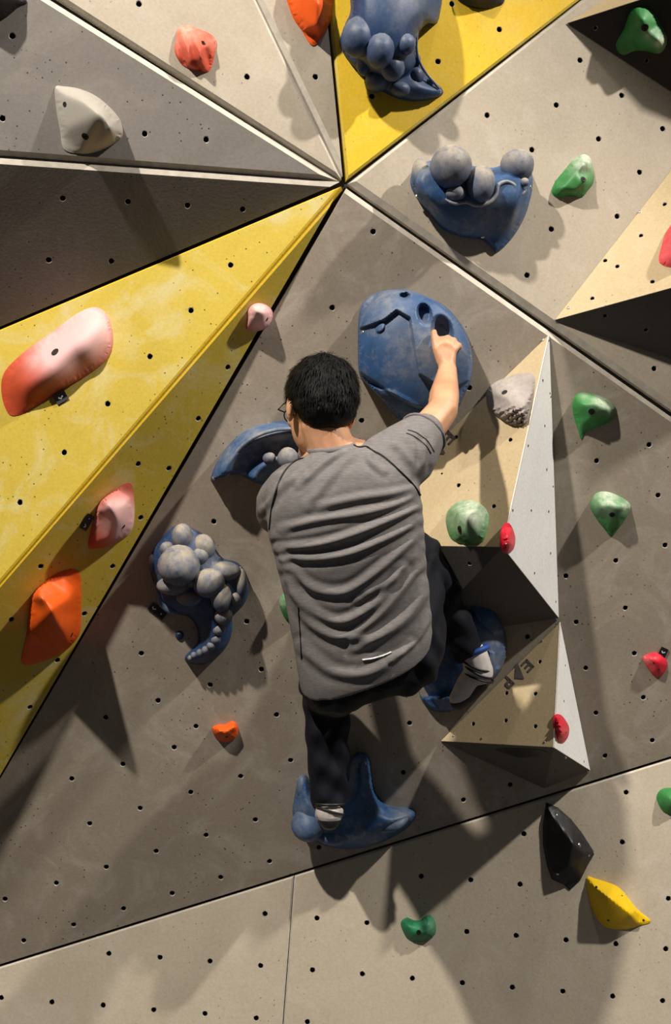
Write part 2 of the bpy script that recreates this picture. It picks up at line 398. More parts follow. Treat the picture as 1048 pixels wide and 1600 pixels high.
def hold(name, plane, outline, mat, cage=None, edges=(), hfun=None, rim=.006, round_px=6, smooth=4, step=3.0,
         chalk=None, sharp_outline=False, angle=40, parent=None, extra=None):
    """cast hold standing on a wall plane. The footprint is `outline`; its relief comes from a cage of ridge
    points (x, y, height) or a height function, rounded at the rim, then relaxed."""
    ol = np.array(outline, float)
    ol = resample(ol if sharp_outline else catmull(ol, 5), step)
    nb = len(ol)
    x0, y0 = ol.min(0); x1, y1 = ol.max(0)
    gx, gy = np.meshgrid(np.arange(x0, x1, step), np.arange(y0, y1, step*.87))
    gx = gx+(np.arange(gx.shape[0]) % 2)[:, None]*step/2
    G = np.stack([gx.ravel(), gy.ravel()], 1)
    # two rows follow the rim, a hexagonal grid fills the rest
    tn = np.roll(ol, -1, 0)-np.roll(ol, 1, 0); tn /= np.maximum(np.hypot(*tn.T), 1e-6)[:, None]
    ar = np.sum(ol[:, 0]*np.roll(ol[:, 1], -1)-np.roll(ol[:, 0], -1)*ol[:, 1]); sg = 1 if ar > 0 else -1
    nn = np.stack([-tn[:, 1], tn[:, 0]], 1)*sg
    rows = []
    for k in (.85, 1.7):
        r_ = ol+nn*step*k; dd = sd_poly(r_, ol); rows.append(r_[dd > step*k*.8])
    d = sd_poly(G, ol); G = G[d > step*2.3]
    allp = np.vstack([ol]+rows+[G])
    res = delaunay_2d_cdt([Vector(p) for p in allp], [(i, (i+1) % nb) for i in range(nb)], [], 1, 1e-6)
    P = np.array([tuple(v) for v in res[0]]); T = [tuple(f) for f in res[2]]
    org = res[3]
    isb = np.zeros(len(P), bool); bidx = [0]*nb
    for i, ov in enumerate(org):
        for o in ov:
            if o < nb: isb[i] = True; bidx[o] = i
    d = np.where(isb, 0, line_dist(P, ol, True))
    if cage is not None:
        # linear interpolation over the triangulated cage
        co = np.array(outline, float)
        cp = [(a, b, rim) for a, b in co]+[tuple(c) for c in cage]
        n0 = len(co)
        ce = [(i, (i+1) % n0) for i in range(n0)]+[(n0+a, n0+b) if not isinstance(a, str) else (int(a), n0+b) for a, b in edges]
        r2 = delaunay_2d_cdt([Vector((p[0], p[1])) for p in cp], ce, [], 1, 1e-6)
        h2 = [0]*len(r2[0])
        for i, ov in enumerate(r2[3]): h2[i] = cp[ov[0]][2] if ov else rim
        H = np.full(len(P), rim); done = np.zeros(len(P), bool)
        for f in r2[2]:
            a, b, c = [np.array(r2[0][i]) for i in f]; M = np.array([b-a, c-a]).T
            if abs(np.linalg.det(M)) < 1e-9: continue
            uv = (np.linalg.inv(M)@(P-a).T).T
            ins = (uv[:, 0] >= -1e-3) & (uv[:, 1] >= -1e-3) & (uv.sum(1) <= 1.001) & ~done
            H[ins] = h2[f[0]]+uv[ins, 0]*(h2[f[1]]-h2[f[0]])+uv[ins, 1]*(h2[f[2]]-h2[f[0]]); done |= ins
    else:
        H = hfun(P, d)
    if extra is not None: pass
    # rounded rim
    t = np.clip(d/round_px, 0, 1); H = rim*.4+(H-rim*.4)*np.sqrt(np.clip(1-(1-t)**2, 0, 1)) if round_px > 0 else H
    # relax
    if smooth:
        E = np.array([(f[i], f[(i+1) % 3]) for f in T for i in range(3)]); cnt = np.zeros(len(P))
        np.add.at(cnt, E[:, 0], 1); np.add.at(cnt, E[:, 1], 1)
        for _ in range(smooth):
            s = np.zeros(len(P)); np.add.at(s, E[:, 0], H[E[:, 1]]); np.add.at(s, E[:, 1], H[E[:, 0]])
            Hn = .5*H+.5*s/np.maximum(cnt, 1); H = np.where(isb, H, Hn)
    if extra is not None: H = H+extra(P)*np.clip(d/4, 0, 1)
    V = [plane.hit(P[i, 0], P[i, 1], H[i]) for i in range(len(P))]
    F = [list(f) for f in T]
    base = len(V)
    for k in range(nb): V.append(V[bidx[k]]-plane.n*(H[bidx[k]]+.004))
    for k in range(nb):
        j = (k+1) % nb; F.append([bidx[k], base+k, base+j, bidx[j]])
    F.append([base+k for k in range(nb)])
    at = None
    if chalk is not None:
        a = chalk(P); at = list(a)+[0.0]*nb
    # wind the faces outwards
    o = mesh_obj(name, V, F, mat, parent, None, None, at)
    bm = bmesh.new(); bm.from_mesh(o.data); bmesh.ops.recalc_face_normals(bm, faces=bm.faces); bm.to_mesh(o.data); bm.free()
    me = o.data
    me.polygons.foreach_set('use_smooth', [True]*len(me.polygons)); me.set_sharp_from_angle(angle=math.radians(angle))
    return o
def cast(o, px, py):
    bv = BVHTree.FromPolygons([v.co for v in o.data.vertices], [p.vertices for p in o.data.polygons])
    h = bv.ray_cast(CAM, ray(px, py).normalized())
    return (h[0], h[1]) if h[0] is not None else (None, None)
def lathe_mesh(name, prof, mats, n=16, midx=None):
    V = []; F = []; MI = []
    for r, z in prof:
        for k in range(n): V.append((r*math.cos(2*math.pi*k/n), r*math.sin(2*math.pi*k/n), z))
    for i in range(len(prof)-1):
        for k in range(n):
            j = (k+1) % n; F.append([i*n+k, i*n+j, (i+1)*n+j, (i+1)*n+k]); MI.append(midx[i] if midx else 0)
    F.append([k for k in range(n)][::-1]); MI.append(0)
    F.append([(len(prof)-1)*n+k for k in range(n)]); MI.append(midx[-1] if midx else 0)
    me = bpy.data.meshes.new(name); me.from_pydata(V, [], F)
    for m in mats: me.materials.append(m)
    me.polygons.foreach_set('material_index', MI)
    me.polygons.foreach_set('use_smooth', [True]*len(F)); me.set_sharp_from_angle(angle=math.radians(35))
    return me
# socket bolt: washer ring, black ring for the well's shade, bolt head; unit radius 1 cm
BOLT_ME = lathe_mesh('bolt', [(.010, -.006), (.010, .0012), (.0086, .0016), (.0080, .0008), (.0056, .0008), (.0054, .0030), (.0030, .0030), (.0028, .0012)], [HOLEM, BOLTB], 14, [0, 0, 0, 0, 1, 1, 0, 0])
HOLE_ME = lathe_mesh('dark_hole_disc', [(.010, -.006), (.010, .0008), (.0090, .0012), (.0084, .0006)], [HOLEM], 14)  # raised black disc, its colour stands in for the shade inside a hole
SCREW_ME = lathe_mesh('screw', [(.010, -.006), (.010, .001), (.007, .0035), (.004, .004), (.0036, .002)], [STEEL], 10)
def fix(me, parent, loc, n, r, name):
    o = bpy.data.objects.new(name, me); link(o)
    o.matrix_basis = Matrix.Translation(loc) @ n.to_track_quat('Z', 'Y').to_matrix().to_4x4() @ Matrix.Scale(r/.010, 4)
    if parent is not None: set_parent_keep(o, parent)
    return o
def bolt(o, px, py, r=.009, kind='bolt', parent=None, tilt=.5, plane=None):
    l, n = cast(o, px, py)
    if l is None: return
    if n.y > 0: n = -n
    fix({'bolt': BOLT_ME, 'dark_hole_disc': HOLE_ME, 'screw': SCREW_ME}[kind], parent or o, l, n, r, kind)
TAGB = plain('black_tag_vinyl', (.012, .012, .013), .4)
TAGW = plain('white_tag_print', (.8, .8, .78), .5)
def hold_tag(parent, plane, cx, cy, ang, w, h, marks=('tick',)):
    """small black route tag with a white tick printed on it"""
    a = math.radians(ang)
    def pt(u, v, hh): return plane.hit(cx+u*math.cos(a)-v*math.sin(a), cy+u*math.sin(a)+v*math.cos(a), hh)
    V = [pt(u, v, hh) for hh in (.001, .005) for u, v in ((-w, -h), (w, -h), (w, h), (-w, h))]
    t = mesh_obj('route_tag', V, [(4, 5, 6, 7), (0, 1, 5, 4), (1, 2, 6, 5), (2, 3, 7, 6), (3, 0, 4, 7)], TAGB, parent)
    t['label'] = 'small black route tag with white tick'
    for i, m in enumerate(marks):
        ox = 0 if len(marks) == 1 else (-w*.5 if i == 0 else w*.5)
        s = min(w, h)*.55
        if m == 'tick': pl = [(-s, -s*.1), (-s*.2, s*.7), (s, -s*.1), (s*.75, -s*.5), (-s*.15, s*.15), (-s*.7, -s*.55)]
        else: pl = [(-s*.2, -s*.5), (s*.4, 0), (-s*.2, s*.5)]
        VV = [pt(ox+u, v, .0056) for u, v in pl]
        mesh_obj('tick_mark', VV, [tuple(range(len(VV)))], TAGW, t)
    return t
def ball(name, mat, parent, plane, px, py, h, r, sx=1, sy=1, sz=1, ang=0, chalk=.8, seg=20, seed=0, flat=0, up=.2):
    """one moulded bubble: r in photo pixels, centre at height h above the panel"""
    c = plane.hit(px, py, h); R = r*(c.y-CAM.y)/FPX
    rng = random.Random(seed+int(px*13+py)); ph = [rng.uniform(0, 6.28) for _ in range(6)]
    ca, sa = math.cos(math.radians(ang)), math.sin(math.radians(ang))
    V = []; F = []; A = []
    nr = seg//2+2
    for i in range(nr+1):
        th = math.pi*i/nr
        for k in range(seg):
            f = 2*math.pi*k/seg
            x, y, z = math.sin(th)*math.cos(f), math.sin(th)*math.sin(f), math.cos(th)
            w = 1+.03*math.sin(3*x+ph[0])+.03*math.sin(3*y+ph[1])+.03*math.sin(3*z+ph[2])
            lx, ly, lz = x*R*sx*w, y*R*sy*w, z*R*sz*w
            u = lx*ca-ly*sa; v = lx*sa+ly*ca
            V.append(c+plane.u*u-plane.v*v+plane.n*lz)
            A.append(chalk*max(0, min(1, .42-.55*v/max(R, 1e-6)+up*z)))
    for i in range(nr):
        for k in range(seg):
            j = (k+1) % seg; F.append([i*seg+k, i*seg+j, (i+1)*seg+j, (i+1)*seg+k])
    return mesh_obj(name, V, F, mat, parent, None, 180, A)
def ball_on(o, mat, plane, px, py, r, sx=1, sy=1, chalk=.8, sink=.3):
    l = cast(o, px, py)[0]
    h = (l-plane.o).dot(plane.n)-sink*r*(l.y-CAM.y)/FPX
    return ball('bubble', mat, o, plane, px, py, h, r, sx, sy, 1, chalk=chalk, seg=14)
def rope(name, mat, parent, plane, pts, n=10, chalk=.5, per=6):
    """moulded lip swept along (px, py, height, radius_px)"""
    c = catmull(pts, per, False); V = []; F = []; A = []
    Q = [plane.hit(p[0], p[1], p[2]) for p in c]
    for i, p in enumerate(c):
        t = (Q[min(i+1, len(Q)-1)]-Q[max(i-1, 0)]).normalized(); s = t.cross(plane.n).normalized(); w = s.cross(t)
        R = max(p[3], .3)*(Q[i].y-CAM.y)/FPX
        for k in range(n):
            a = 2*math.pi*k/n; V.append(Q[i]+s*math.cos(a)*R+w*math.sin(a)*R); A.append(chalk)
    for i in range(len(Q)-1):
        for k in range(n):
            j = (k+1) % n; F.append([i*n+k, i*n+j, (i+1)*n+j, (i+1)*n+k])
    F.append(list(range(n))[::-1]); F.append([(len(Q)-1)*n+k for k in range(n)])
    return mesh_obj(name, V, F, mat, parent, None, 70, A)

BLUE = hold_mat('blue_cast_resin', srgb(46, 84, 130), srgb(168, 166, 158), .5, .4, .7)
BLUED = hold_mat('deep_blue_cast_resin', srgb(36, 64, 104), srgb(150, 150, 146), .5, .25, .7)
BLUEB = hold_mat('chalky_blue_resin', srgb(58, 84, 122), srgb(166, 156, 138), .65, .4, .75)
GREEN = hold_mat('green_resin', srgb(52, 132, 66), srgb(196, 202, 184), .5, .1)
TEAL = hold_mat('teal_green_resin', srgb(40, 128, 88), srgb(140, 190, 165), .5, .1)
ORANGE = hold_mat('orange_resin', srgb(232, 92, 22), srgb(230, 170, 150), .5, .0, .9)
CORAL = hold_mat('coral_resin', srgb(214, 88, 62), srgb(226, 170, 150), .6, .15)
PINK = hold_mat('chalked_pink_resin', srgb(196, 76, 44), srgb(232, 184, 182), .6, .0, mott=.8)
RED = hold_mat('red_resin', srgb(222, 36, 58), srgb(240, 140, 140), .4, .0, .9)
GREYH = hold_mat('pale_grey_resin', srgb(168, 162, 152), srgb(206, 198, 184), .5, .0, .95)
ROCK = hold_mat('rough_grey_resin', srgb(150, 140, 134), srgb(196, 186, 178), .8, .2, .8, 120)
BLK = hold_mat('black_resin', srgb(40, 38, 40), srgb(90, 88, 90), .45, .05)
YEL = hold_mat('yellow_resin', srgb(240, 198, 10), srgb(240, 220, 130), .5, .0, .93)
HG = 'bolted climbing holds'
def T(o, label, cat='climbing hold', g=HG): return tag(o, label, cat, g)

# --- left fields
o = hold('climbing_hold', PT4, [(86,137),(100,135),(125,139),(150,150),(172,168),(188,188),(192,207),(187,218),(170,229),(148,238),(125,240),(100,233),(94,205),(88,170)], GREYH,
    cage=[(100,143,.03),(134,155,.085),(160,176,.125),(178,204,.115),(172,218,.08)], edges=[(0,1),(1,2),(2,3),(3,4)], smooth=14, round_px=3)
T(o, 'pale grey rounded hold on the shaded panel at upper left'); bolt(o, 101, 163, .007, 'dark_hole_disc'); bolt(o, 133, 213, .010)
o = hold('climbing_hold', PT4, [(-60,-10),(-20,-30),(20,-25),(42,2),(30,10),(5,30),(-30,45),(-60,30)], BLK, cage=[(-20,0,.08),(10,-4,.06)], smooth=6)
T(o, 'dark hold cut by the top left corner')
def ripple(P): return .006*np.sin(((P[:, 0]-305)*.8-(P[:, 1]-75)*.25)*.42)
o = hold('climbing_hold', PT3, [(278,46),(290,39),(308,44),(330,54),(338,66),(335,88),(328,110),(315,112),(296,107),(282,98),(273,80),(275,62)], CORAL,
    cage=[(300,66,.045),(318,72,.05),(312,92,.045)], smooth=4, extra=ripple, chalk=blobs([(290,40,26,.9),(335,66,12,.6)]))
T(o, 'small ribbed coral hold on the pale panel near the top'); bolt(o, 317, 67, .008)
o = hold('climbing_hold', PT2, [(440,-40),(465,-60),(520,-60),(520,10),(514,38),(503,58),(488,71),(472,48),(455,20)], ORANGE,
    cage=[(485,-30,.09),(499,5,.09),(497,40,.06)], edges=[(0,1),(1,2)], smooth=4)
T(o, 'orange teardrop hold hanging at the top edge')
# --- yellow wedge
o = hold('climbing_hold', PT6, [(2,612),(8,580),(40,548),(80,520),(120,490),(148,480),(166,490),(175,515),(174,545),(160,568),(130,590),(95,610),(60,632),(30,648),(12,645)], PINK,
    cage=[(40,600,.075),(75,565,.085),(115,535,.09),(148,510,.08),(135,548,.075),(85,588,.07)], edges=[(0,1),(1,2),(2,3)], smooth=45, round_px=9,
    chalk=blobs([(132,515,44,1.9),(92,548,38,1.7),(60,562,20,.9),(110,575,22,.5)]))
T(o, 'long pink chalked sloper hold on the yellow wedge'); bolt(o, 86, 550, .012, 'dark_hole_disc'); hold_tag(o, PT6, 95, 621, -30, 10, 8)
o = hold('climbing_hold', PT7, [(388,484),(397,475),(410,474),(422,481),(427,493),(424,507),(412,515),(396,518),(385,514),(387,498)], PINK,
    cage=[(400,484,.045),(414,490,.05),(412,504,.04),(396,500,.03)], smooth=3, round_px=4, chalk=blobs([(408,494,26,1.5)]))
T(o, 'tiny pink hold near the right edge of the yellow wedge'); bolt(o, 417, 499, .006, 'dark_hole_disc')
o = hold('climbing_hold', PT7, [(138,852),(150,800),(158,782),(180,765),(203,755),(209,775),(210,808),(205,830),(192,842),(170,853),(150,857)], PINK,
    cage=[(164,786,.09),(182,812,.10),(176,846,.05),(197,790,.06)], edges=[(0,1),(1,2)], smooth=10, round_px=4,
    chalk=blobs([(190,810,30,1.9),(165,815,16,.8)]))
T(o, 'pink and orange pointed hold above the orange one on the yellow wedge'); bolt(o, 193, 823, .007, 'dark_hole_disc'); hold_tag(o, PT7, 136, 816, -60, 13, 6, ('tick', 'dash'))
o = hold('climbing_hold', PT7, [(35,1037),(42,990),(50,932),(72,908),(98,893),(122,893),(127,920),(127,960),(125,988),(112,1008),(95,1020),(68,1033)], ORANGE,
    cage=[(58,932,.13),(80,954,.15),(96,984,.13),(104,1006,.07),(112,935,.06)], edges=[(0,1),(1,2),(2,3)], smooth=12, round_px=4, chalk=blobs([(72,925,12,.2)]))
T(o, 'bright orange angular hold lowest on the yellow wedge'); bolt(o, 112, 992, .008, 'dark_hole_disc')
# --- upper right fields
o = hold('climbing_hold', PT1, [(700,-40),(780,-40),(788,0),(775,10),(752,14),(728,8),(712,-5)], BLK, cage=[(750,-15,.06)], smooth=6)
T(o, 'dark rounded hold cut by the top edge above the yellow panel')
PDk = Plane(VD[0], VD[3], VD[2])
o = hold('climbing_hold', PDk, [(962,70),(975,45),(985,18),(1000,11),(1018,18),(1032,38),(1042,60),(1038,76),(1028,84),(1008,80),(990,80),(972,86)], GREEN,
    cage=[(985,55,.03),(1003,30,.055),(1012,50,.05),(1032,66,.065),(1000,68,.035)], edges=[(1,2),(2,3)], smooth=4, chalk=blobs([(1034,64,12,1.0),(1012,55,8,.5)]))
T(o, 'green three-cornered hold on the black volume'); bolt(o, 1007, 43, .011)
o = hold('climbing_hold', PR, [(862,300),(868,283),(880,268),(895,250),(910,241),(922,247),(927,268),(927,285),(918,298),(908,308),(888,306),(872,309)], GREEN,
    cage=[(878,295,.035),(898,272,.05),(914,254,.055),(914,284,.055),(898,298,.04)], edges=[(1,2)], smooth=3, chalk=blobs([(914,248,22,1.1)]))
T(o, 'green chalk-topped hold beside the bubble hold on the pale panel'); bolt(o, 911, 280, .009)
PCt = Plane(VC[0], VC[1], VC[3])
o = hold('climbing_hold', PCt, [(1030,410),(1033,385),(1042,360),(1062,340),(1085,350),(1092,385),(1080,412),(1055,418)], RED, cage=[(1060,372,.06),(1060,395,.05)], smooth=6, chalk=blobs([(1050,390,40,.5)]))
T(o, 'pinkish red hold cut by the right edge on the beige volume')
# --- main field, right of the climber
PU = Plane(VA[0], VA[1], VA[3])
def crag(P): return .005*np.sin(P[:, 0]*.9+np.sin(P[:, 1]*.5))*sstep(P[:, 1], 630, 655)+.004*np.sin(P[:, 1]*.7+P[:, 0]*.35)*sstep(P[:, 1], 625, 645)
o = hold('climbing_hold', PU, [(760,612),(768,600),(790,590),(815,583),(833,585),(835,605),(828,640),(822,660),(808,666),(790,660),(772,648),(762,634)], ROCK,
    cage=[(770,612,.04),(786,596,.03),(824,592,.02),(795,625,.055),(815,640,.055),(790,645,.05)], edges=[(0,3),(3,4),(3,5)], smooth=2, round_px=5, extra=crag, chalk=blobs([(795,612,40,.7)]), angle=28)
T(o, 'rough grey rock-like hold high on the beige volume'); bolt(o, 788, 613, .009, 'dark_hole_disc'); bolt(o, 802, 643, .005, 'dark_hole_disc')
o = hold('climbing_hold', PU, [(696,812),(702,795),(718,783),(740,782),(756,792),(763,806),(761,825),(753,846),(735,851),(715,848),(702,838)], GREEN,
    cage=[(712,800,.06),(732,806,.08),(748,838,.04),(720,832,.055),(750,805,.05)], edges=[(0,1),(1,2)], smooth=12, chalk=blobs([(735,800,34,1.0),(712,800,16,.6),(755,812,14,.9)]))
T(o, 'chalky green round hold at the lower edge of the beige volume'); bolt(o, 718, 827, .010)
PUW = Plane(VA[0], VA[3], VA[2])
o = hold('climbing_hold', PUW, [(784,845),(786,828),(793,817),(800,824),(805,842),(802,858),(793,865),(787,860)], RED, cage=[(794,832,.03),(795,850,.035)], edges=[(0,1)], smooth=3, chalk=blobs([(800,845,8,.35)]))
T(o, 'small red teardrop hold on the white face of the larger volume'); bolt(o, 804, 857, .0035, 'dark_hole_disc')
PLW = Plane(VB[0], VB[3], VB[2])
o = hold('climbing_hold', PLW, [(868,1118),(876,1117),(884,1126),(889,1138),(887,1152),(879,1161),(872,1156),(868,1140)], RED, cage=[(877,1130,.03),(880,1146,.03)], edges=[(0,1)], smooth=3, chalk=blobs([(882,1140,8,.35)]))
T(o, 'small red teardrop hold on the white face of the smaller volume'); bolt(o, 884, 1145, .004, 'dark_hole_disc')
o = hold('climbing_hold', PM, [(895,628),(905,614),(925,615),(945,622),(960,634),(962,648),(950,660),(935,667),(915,675),(908,686),(903,672),(896,650)], GREEN,
    cage=[(910,632,.045),(930,630,.06),(950,640,.05),(925,652,.045),(910,664,.02)], edges=[(0,1),(1,2)], smooth=3, chalk=blobs([(940,626,16,.9),(955,638,10,.8),(915,618,10,.4)]))
T(o, 'green hold with chalked top, upper of two right of the volume'); bolt(o, 924, 643, .010)
o = hold('climbing_hold', PM, [(922,790),(930,772),(945,768),(965,774),(983,786),(984,797),(976,812),(966,826),(955,838),(944,826),(930,808)], GREEN,
    cage=[(938,790,.055),(958,790,.065),(974,792,.06),(956,808,.05),(966,812,.045),(954,826,.02)], edges=[(0,1),(1,2)], smooth=3, chalk=blobs([(950,778,22,1.0),(978,790,10,1.0)]))
T(o, 'green hold with white chalk cap, lower of two right of the volume'); bolt(o, 956, 804, .009)
o = hold('climbing_hold', PM, [(1004,1030),(1014,1022),(1028,1020),(1040,1030),(1042,1042),(1036,1053),(1028,1059),(1018,1052)], RED, cage=[(1018,1030,.03),(1030,1034,.03),(1028,1048,.025)], edges=[(0,1)], smooth=2, chalk=blobs([(1010,1034,8,.7),(1018,1044,6,.5)]))
T(o, 'small red hold with a black tag at the right edge'); bolt(o, 1021, 1036, .003, 'dark_hole_disc'); bolt(o, 1029, 1046, .003, 'dark_hole_disc'); hold_tag(o, PM, 1036, 1019, 25, 6, 7)
# --- lower field
o = hold('climbing_hold', PB, [(853,1254),(872,1262),(892,1280),(908,1300),(926,1328),(928,1335),(918,1352),(906,1376),(890,1391),(880,1382),(862,1374),(855,1355),(848,1320),(848,1290)], BLK,
    cage=[(860,1270,.03),(895,1318,.075),(888,1352,.06),(868,1366,.03),(905,1358,.03),(912,1334,.045)], edges=[(0,1),(1,2),(2,3)], smooth=1, round_px=2, sharp_outline=True, chalk=blobs([(870,1290,22,.25)]), angle=20)
T(o, 'black faceted shield-shaped hold on the lower panel'); bolt(o, 905, 1320, .007, 'screw'); bolt(o, 920, 1337, .004, 'screw'); bolt(o, 871, 1366, .004, 'screw'); bolt(o, 870, 1273, .004, 'screw')
o = hold('climbing_hold', PB, [(916,1372),(930,1373),(960,1383),(975,1395),(995,1420),(1016,1439),(1000,1446),(978,1452),(950,1450),(934,1437),(922,1410)], YEL,
    cage=[(928,1384,.04),(955,1405,.085),(985,1428,.06)], edges=[(0,1),(1,2)], smooth=2, round_px=3, angle=30)
T(o, 'yellow leaf-shaped hold beside the black shield hold'); [bolt(o, x, y, .004, 'dark_hole_disc') for x, y in ((931,1386),(971,1399),(950,1438),(1005,1438))]
o = hold('climbing_hold', PB, [(626,1446),(628,1438),(636,1434),(646,1438),(656,1438),(664,1432),(672,1430),(679,1438),(681,1455),(674,1466),(660,1471),(645,1471),(634,1464)], TEAL,
    cage=[(636,1446,.04),(654,1448,.035),(670,1442,.05),(668,1458,.045),(646,1460,.04)], edges=[(2,3)], smooth=3, chalk=blobs([(672,1448,10,.5)]))
T(o, 'teal green saddle-shaped hold on the lower panel'); bolt(o, 654, 1457, .008)
o = hold('climbing_hold', PB, [(1026,1248),(1030,1236),(1042,1231),(1062,1234),(1072,1250),(1064,1268),(1048,1273),(1034,1266)], GREEN, cage=[(1048,1245,.05),(1050,1258,.05)], smooth=5)
T(o, 'green rounded hold cut by the right edge on the lower panel')
# --- main field, left of and behind the climber
o = hold('climbing_hold', PM, [(331,1138),(340,1133),(352,1132),(362,1127),(370,1132),(372,1145),(366,1155),(354,1160),(342,1157),(335,1150)], ORANGE, cage=[(340,1142,.045),(352,1145,.045),(366,1136,.04),(354,1152,.02)], edges=[(0,1),(1,2)], smooth=2)
T(o, 'small orange crescent foothold below the bubble cluster'); bolt(o, 354, 1151, .005, 'dark_hole_disc')
o = hold('climbing_hold', PM, [(436,945),(440,930),(452,925),(475,930),(480,955),(465,975),(448,970)], GREEN, cage=[(452,945,.05),(462,955,.05)], smooth=5, chalk=blobs([(440,940,12,.5)]))
T(o, 'green hold peeking out from behind the climber\'s waist')
o = hold('screw_on_hold', PM, [(274,993),(276,988),(280,986),(285,988),(287,993),(285,998),(280,1000),(276,998)], BLUED, cage=[(280,993,.012)], smooth=2, round_px=3, step=2)
T(o, 'tiny round blue screw-on under the bubble cluster'); bolt(o, 280, 993, .004, 'dark_hole_disc')

# --- large blue holds
HB = 'large blue cast holds'
def big_h(P, d):
    r = ell(P, 655, 572, 112, 135); return .012+.18*np.sqrt(np.clip(1-np.clip(r, 0, 1)**2.4, 0, 1))
lowplate = [(540,520),(562,514),(600,500),(619,485),(640,497),(645,535),(652,572),(655,585),(680,602),(700,625),(690,700),(540,720)]
lower2 = [(540,572),(562,582),(600,608),(640,630),(700,655),(700,720),(540,720)]
lower3 = [(540,588),(562,597),(590,606),(615,612),(640,625),(660,640),(690,650),(690,720),(540,720)]
def big_x(P):
    s = -.024*sstep(sd_poly(P, lowplate), -2.5, 2.5)-.028*sstep(sd_poly(P, lower2), -3, 3)+.022*sstep(sd_poly(P, lower3), -3, 3)
    s -= .10*sstep(sd_poly(P, lower3), 4, 62)
    s -= .022*sstep(P[:, 1]-(612-.55*(P[:, 0]-700)), -2, 3)*(P[:, 0] > 700)
    s += -.035*sstep(1.15-ell(P, 663, 491, 11, 17, -15), 0, .5)-.045*sstep(1.25-ell(P, 691, 519, 15, 24, -15), 0, .7)-.03*sstep(1.2-ell(P, 632, 462, 8, 5), 0, .6)
    s += .010*sstep(1.2-ell(P, 594, 512, 9, 5, -50), 0, .5)
    return s
o = hold('climbing_hold', PM, [(561,490),(573,467),(598,454),(632,452),(652,458),(668,464),(692,476),(713,496),(730,525),(738,560),(736,592),(726,616),(712,645),(692,668),(660,680),(632,664),(600,630),(576,604),(561,585),(559,540)], BLUE,
    hfun=big_h, smooth=2, step=1.9, extra=big_x, round_px=4, chalk=blobs([(600,470,40,.4),(665,545,45,.6),(720,560,30,.3),(690,530,25,.4),(690,590,40,.35)]), angle=50)
BIGHOLD = o
T(o, 'big domed blue armour-plate hold gripped by the climber\'s right hand', g=HB)
for x, y in ((566,519),(571,603),(709,489),(735,558)): bolt(o, x, y, .006, 'screw')
def foot_h(P, d):
    r = ell(P, 722, 1015, 75, 100); return .012+.15*np.sqrt(np.clip(1-np.clip(r, 0, 1)**2.4, 0, 1))
def foot_x(P):
    a = sd_poly(P, [(690,960),(712,958),(730,942),(748,970),(772,990),(800,985),(800,1040),(775,1045),(772,1020),(764,1018),(755,1060),(720,1090),(640,1090),(640,960)])
    b = sd_poly(P, [(640,1085),(690,1090),(720,1075),(740,1090),(700,1130),(640,1130)])
    return -.026*sstep(a, -1.5, 2)+.02*sstep(b, -2, 3)
o = hold('climbing_hold', PM, [(700,925),(735,922),(762,940),(783,970),(792,1008),(786,1040),(768,1066),(745,1092),(720,1106),(692,1113),(670,1106),(654,1080),(652,1000),(670,950)], BLUE,
    hfun=foot_h, smooth=2, step=2.6, extra=foot_x, round_px=4, chalk=blobs([(768,1000,20,.5),(775,1030,20,.4)]), angle=50)
FOOTR = o
T(o, 'round blue armour-plate hold under the climber\'s right foot', g=HB); bolt(o, 789, 1027, .005, 'screw')
# crescent bowl under the left hand
def cres_h(P, d):
    r = np.hypot((P[:, 0]-455)/1.25, P[:, 1]-765)
    rim_ = np.exp(-((r-88)/7)**2)
    return .02+.055*sstep(110-r, 0, 14)+.03*rim_-.035*sstep(80-r, 0, 26)+.05*np.exp(-((r-50)/12)**2)
o = hold('climbing_hold', PM, [(330,752),(333,735),(345,712),(362,690),(385,672),(412,662),(445,658),(478,664),(500,680),(505,720),(480,745),(450,752),(415,757),(395,753),(375,742),(352,744)], BLUE,
    hfun=cres_h, smooth=2, step=2.6, round_px=4, chalk=blobs([(440,700,30,.7),(400,680,25,.4),(360,715,18,.4)]), angle=60)
T(o, 'blue fan-shaped bowl hold beside the climber\'s face', g=HB); HANDL = o
ball('bubble', BLUEB, o, PM, 420, 716, .085, 10, chalk=.9); ball('bubble', BLUEB, o, PM, 450, 716, .095, 17, chalk=1.0); ball('bubble', BLUEB, o, PM, 478, 712, .09, 14, chalk=1.0)
rope('lip', BLUE, o, PM, [(357,742,.06,3),(360,725,.085,3.2),(374,702,.10,3.2),(398,683,.11,3.2),(430,672,.11,3),(470,670,.10,3)], chalk=.7)
for x, y in ((364,686),(420,661),(333,748)): bolt(o, x, y, .006, 'screw')
# bubble cluster
o = hold('climbing_hold', PM, [(233,885),(238,862),(255,838),(272,822),(292,822),(322,838),(335,855),(348,872),(372,880),(386,900),(388,925),(380,946),(364,960),(362,990),(348,1018),(318,1038),(292,1034),(290,1024),(308,1006),(308,985),(296,965),(272,958),(252,945),(242,918)], BLUED,
    hfun=lambda P, d: .015+.075*np.sqrt(np.clip(d/34, 0, 1)), smooth=3, step=2.6, round_px=5, chalk=blobs([(330,880,22,.5),(375,900,14,.4),(290,830,14,.7)]))
T(o, 'blue bubble-cluster hold with a curled tail, chalk-dusted, low left', g=HB)
for b in ((284,838,.06,19,.9,1.05),(279,884,.10,33,1,1),(272,915,.07,22,1.2,.7),(326,911,.10,23,1.1,1),(345,934,.095,20,.85,1.2),(349,963,.085,15,1,.85),(318,856,.05,19,1,1.1),(238,880,.03,10,.7,1.4),(352,893,.06,20,1.2,.8),(376,912,.05,15,.7,1.7),(296,934,.075,16,1.3,.8)):
    ball('bubble', BLUEB, o, PM, b[0], b[1], b[2], b[3], b[4], b[5], 1, chalk=1.05 if b[3] > 12 else .7)
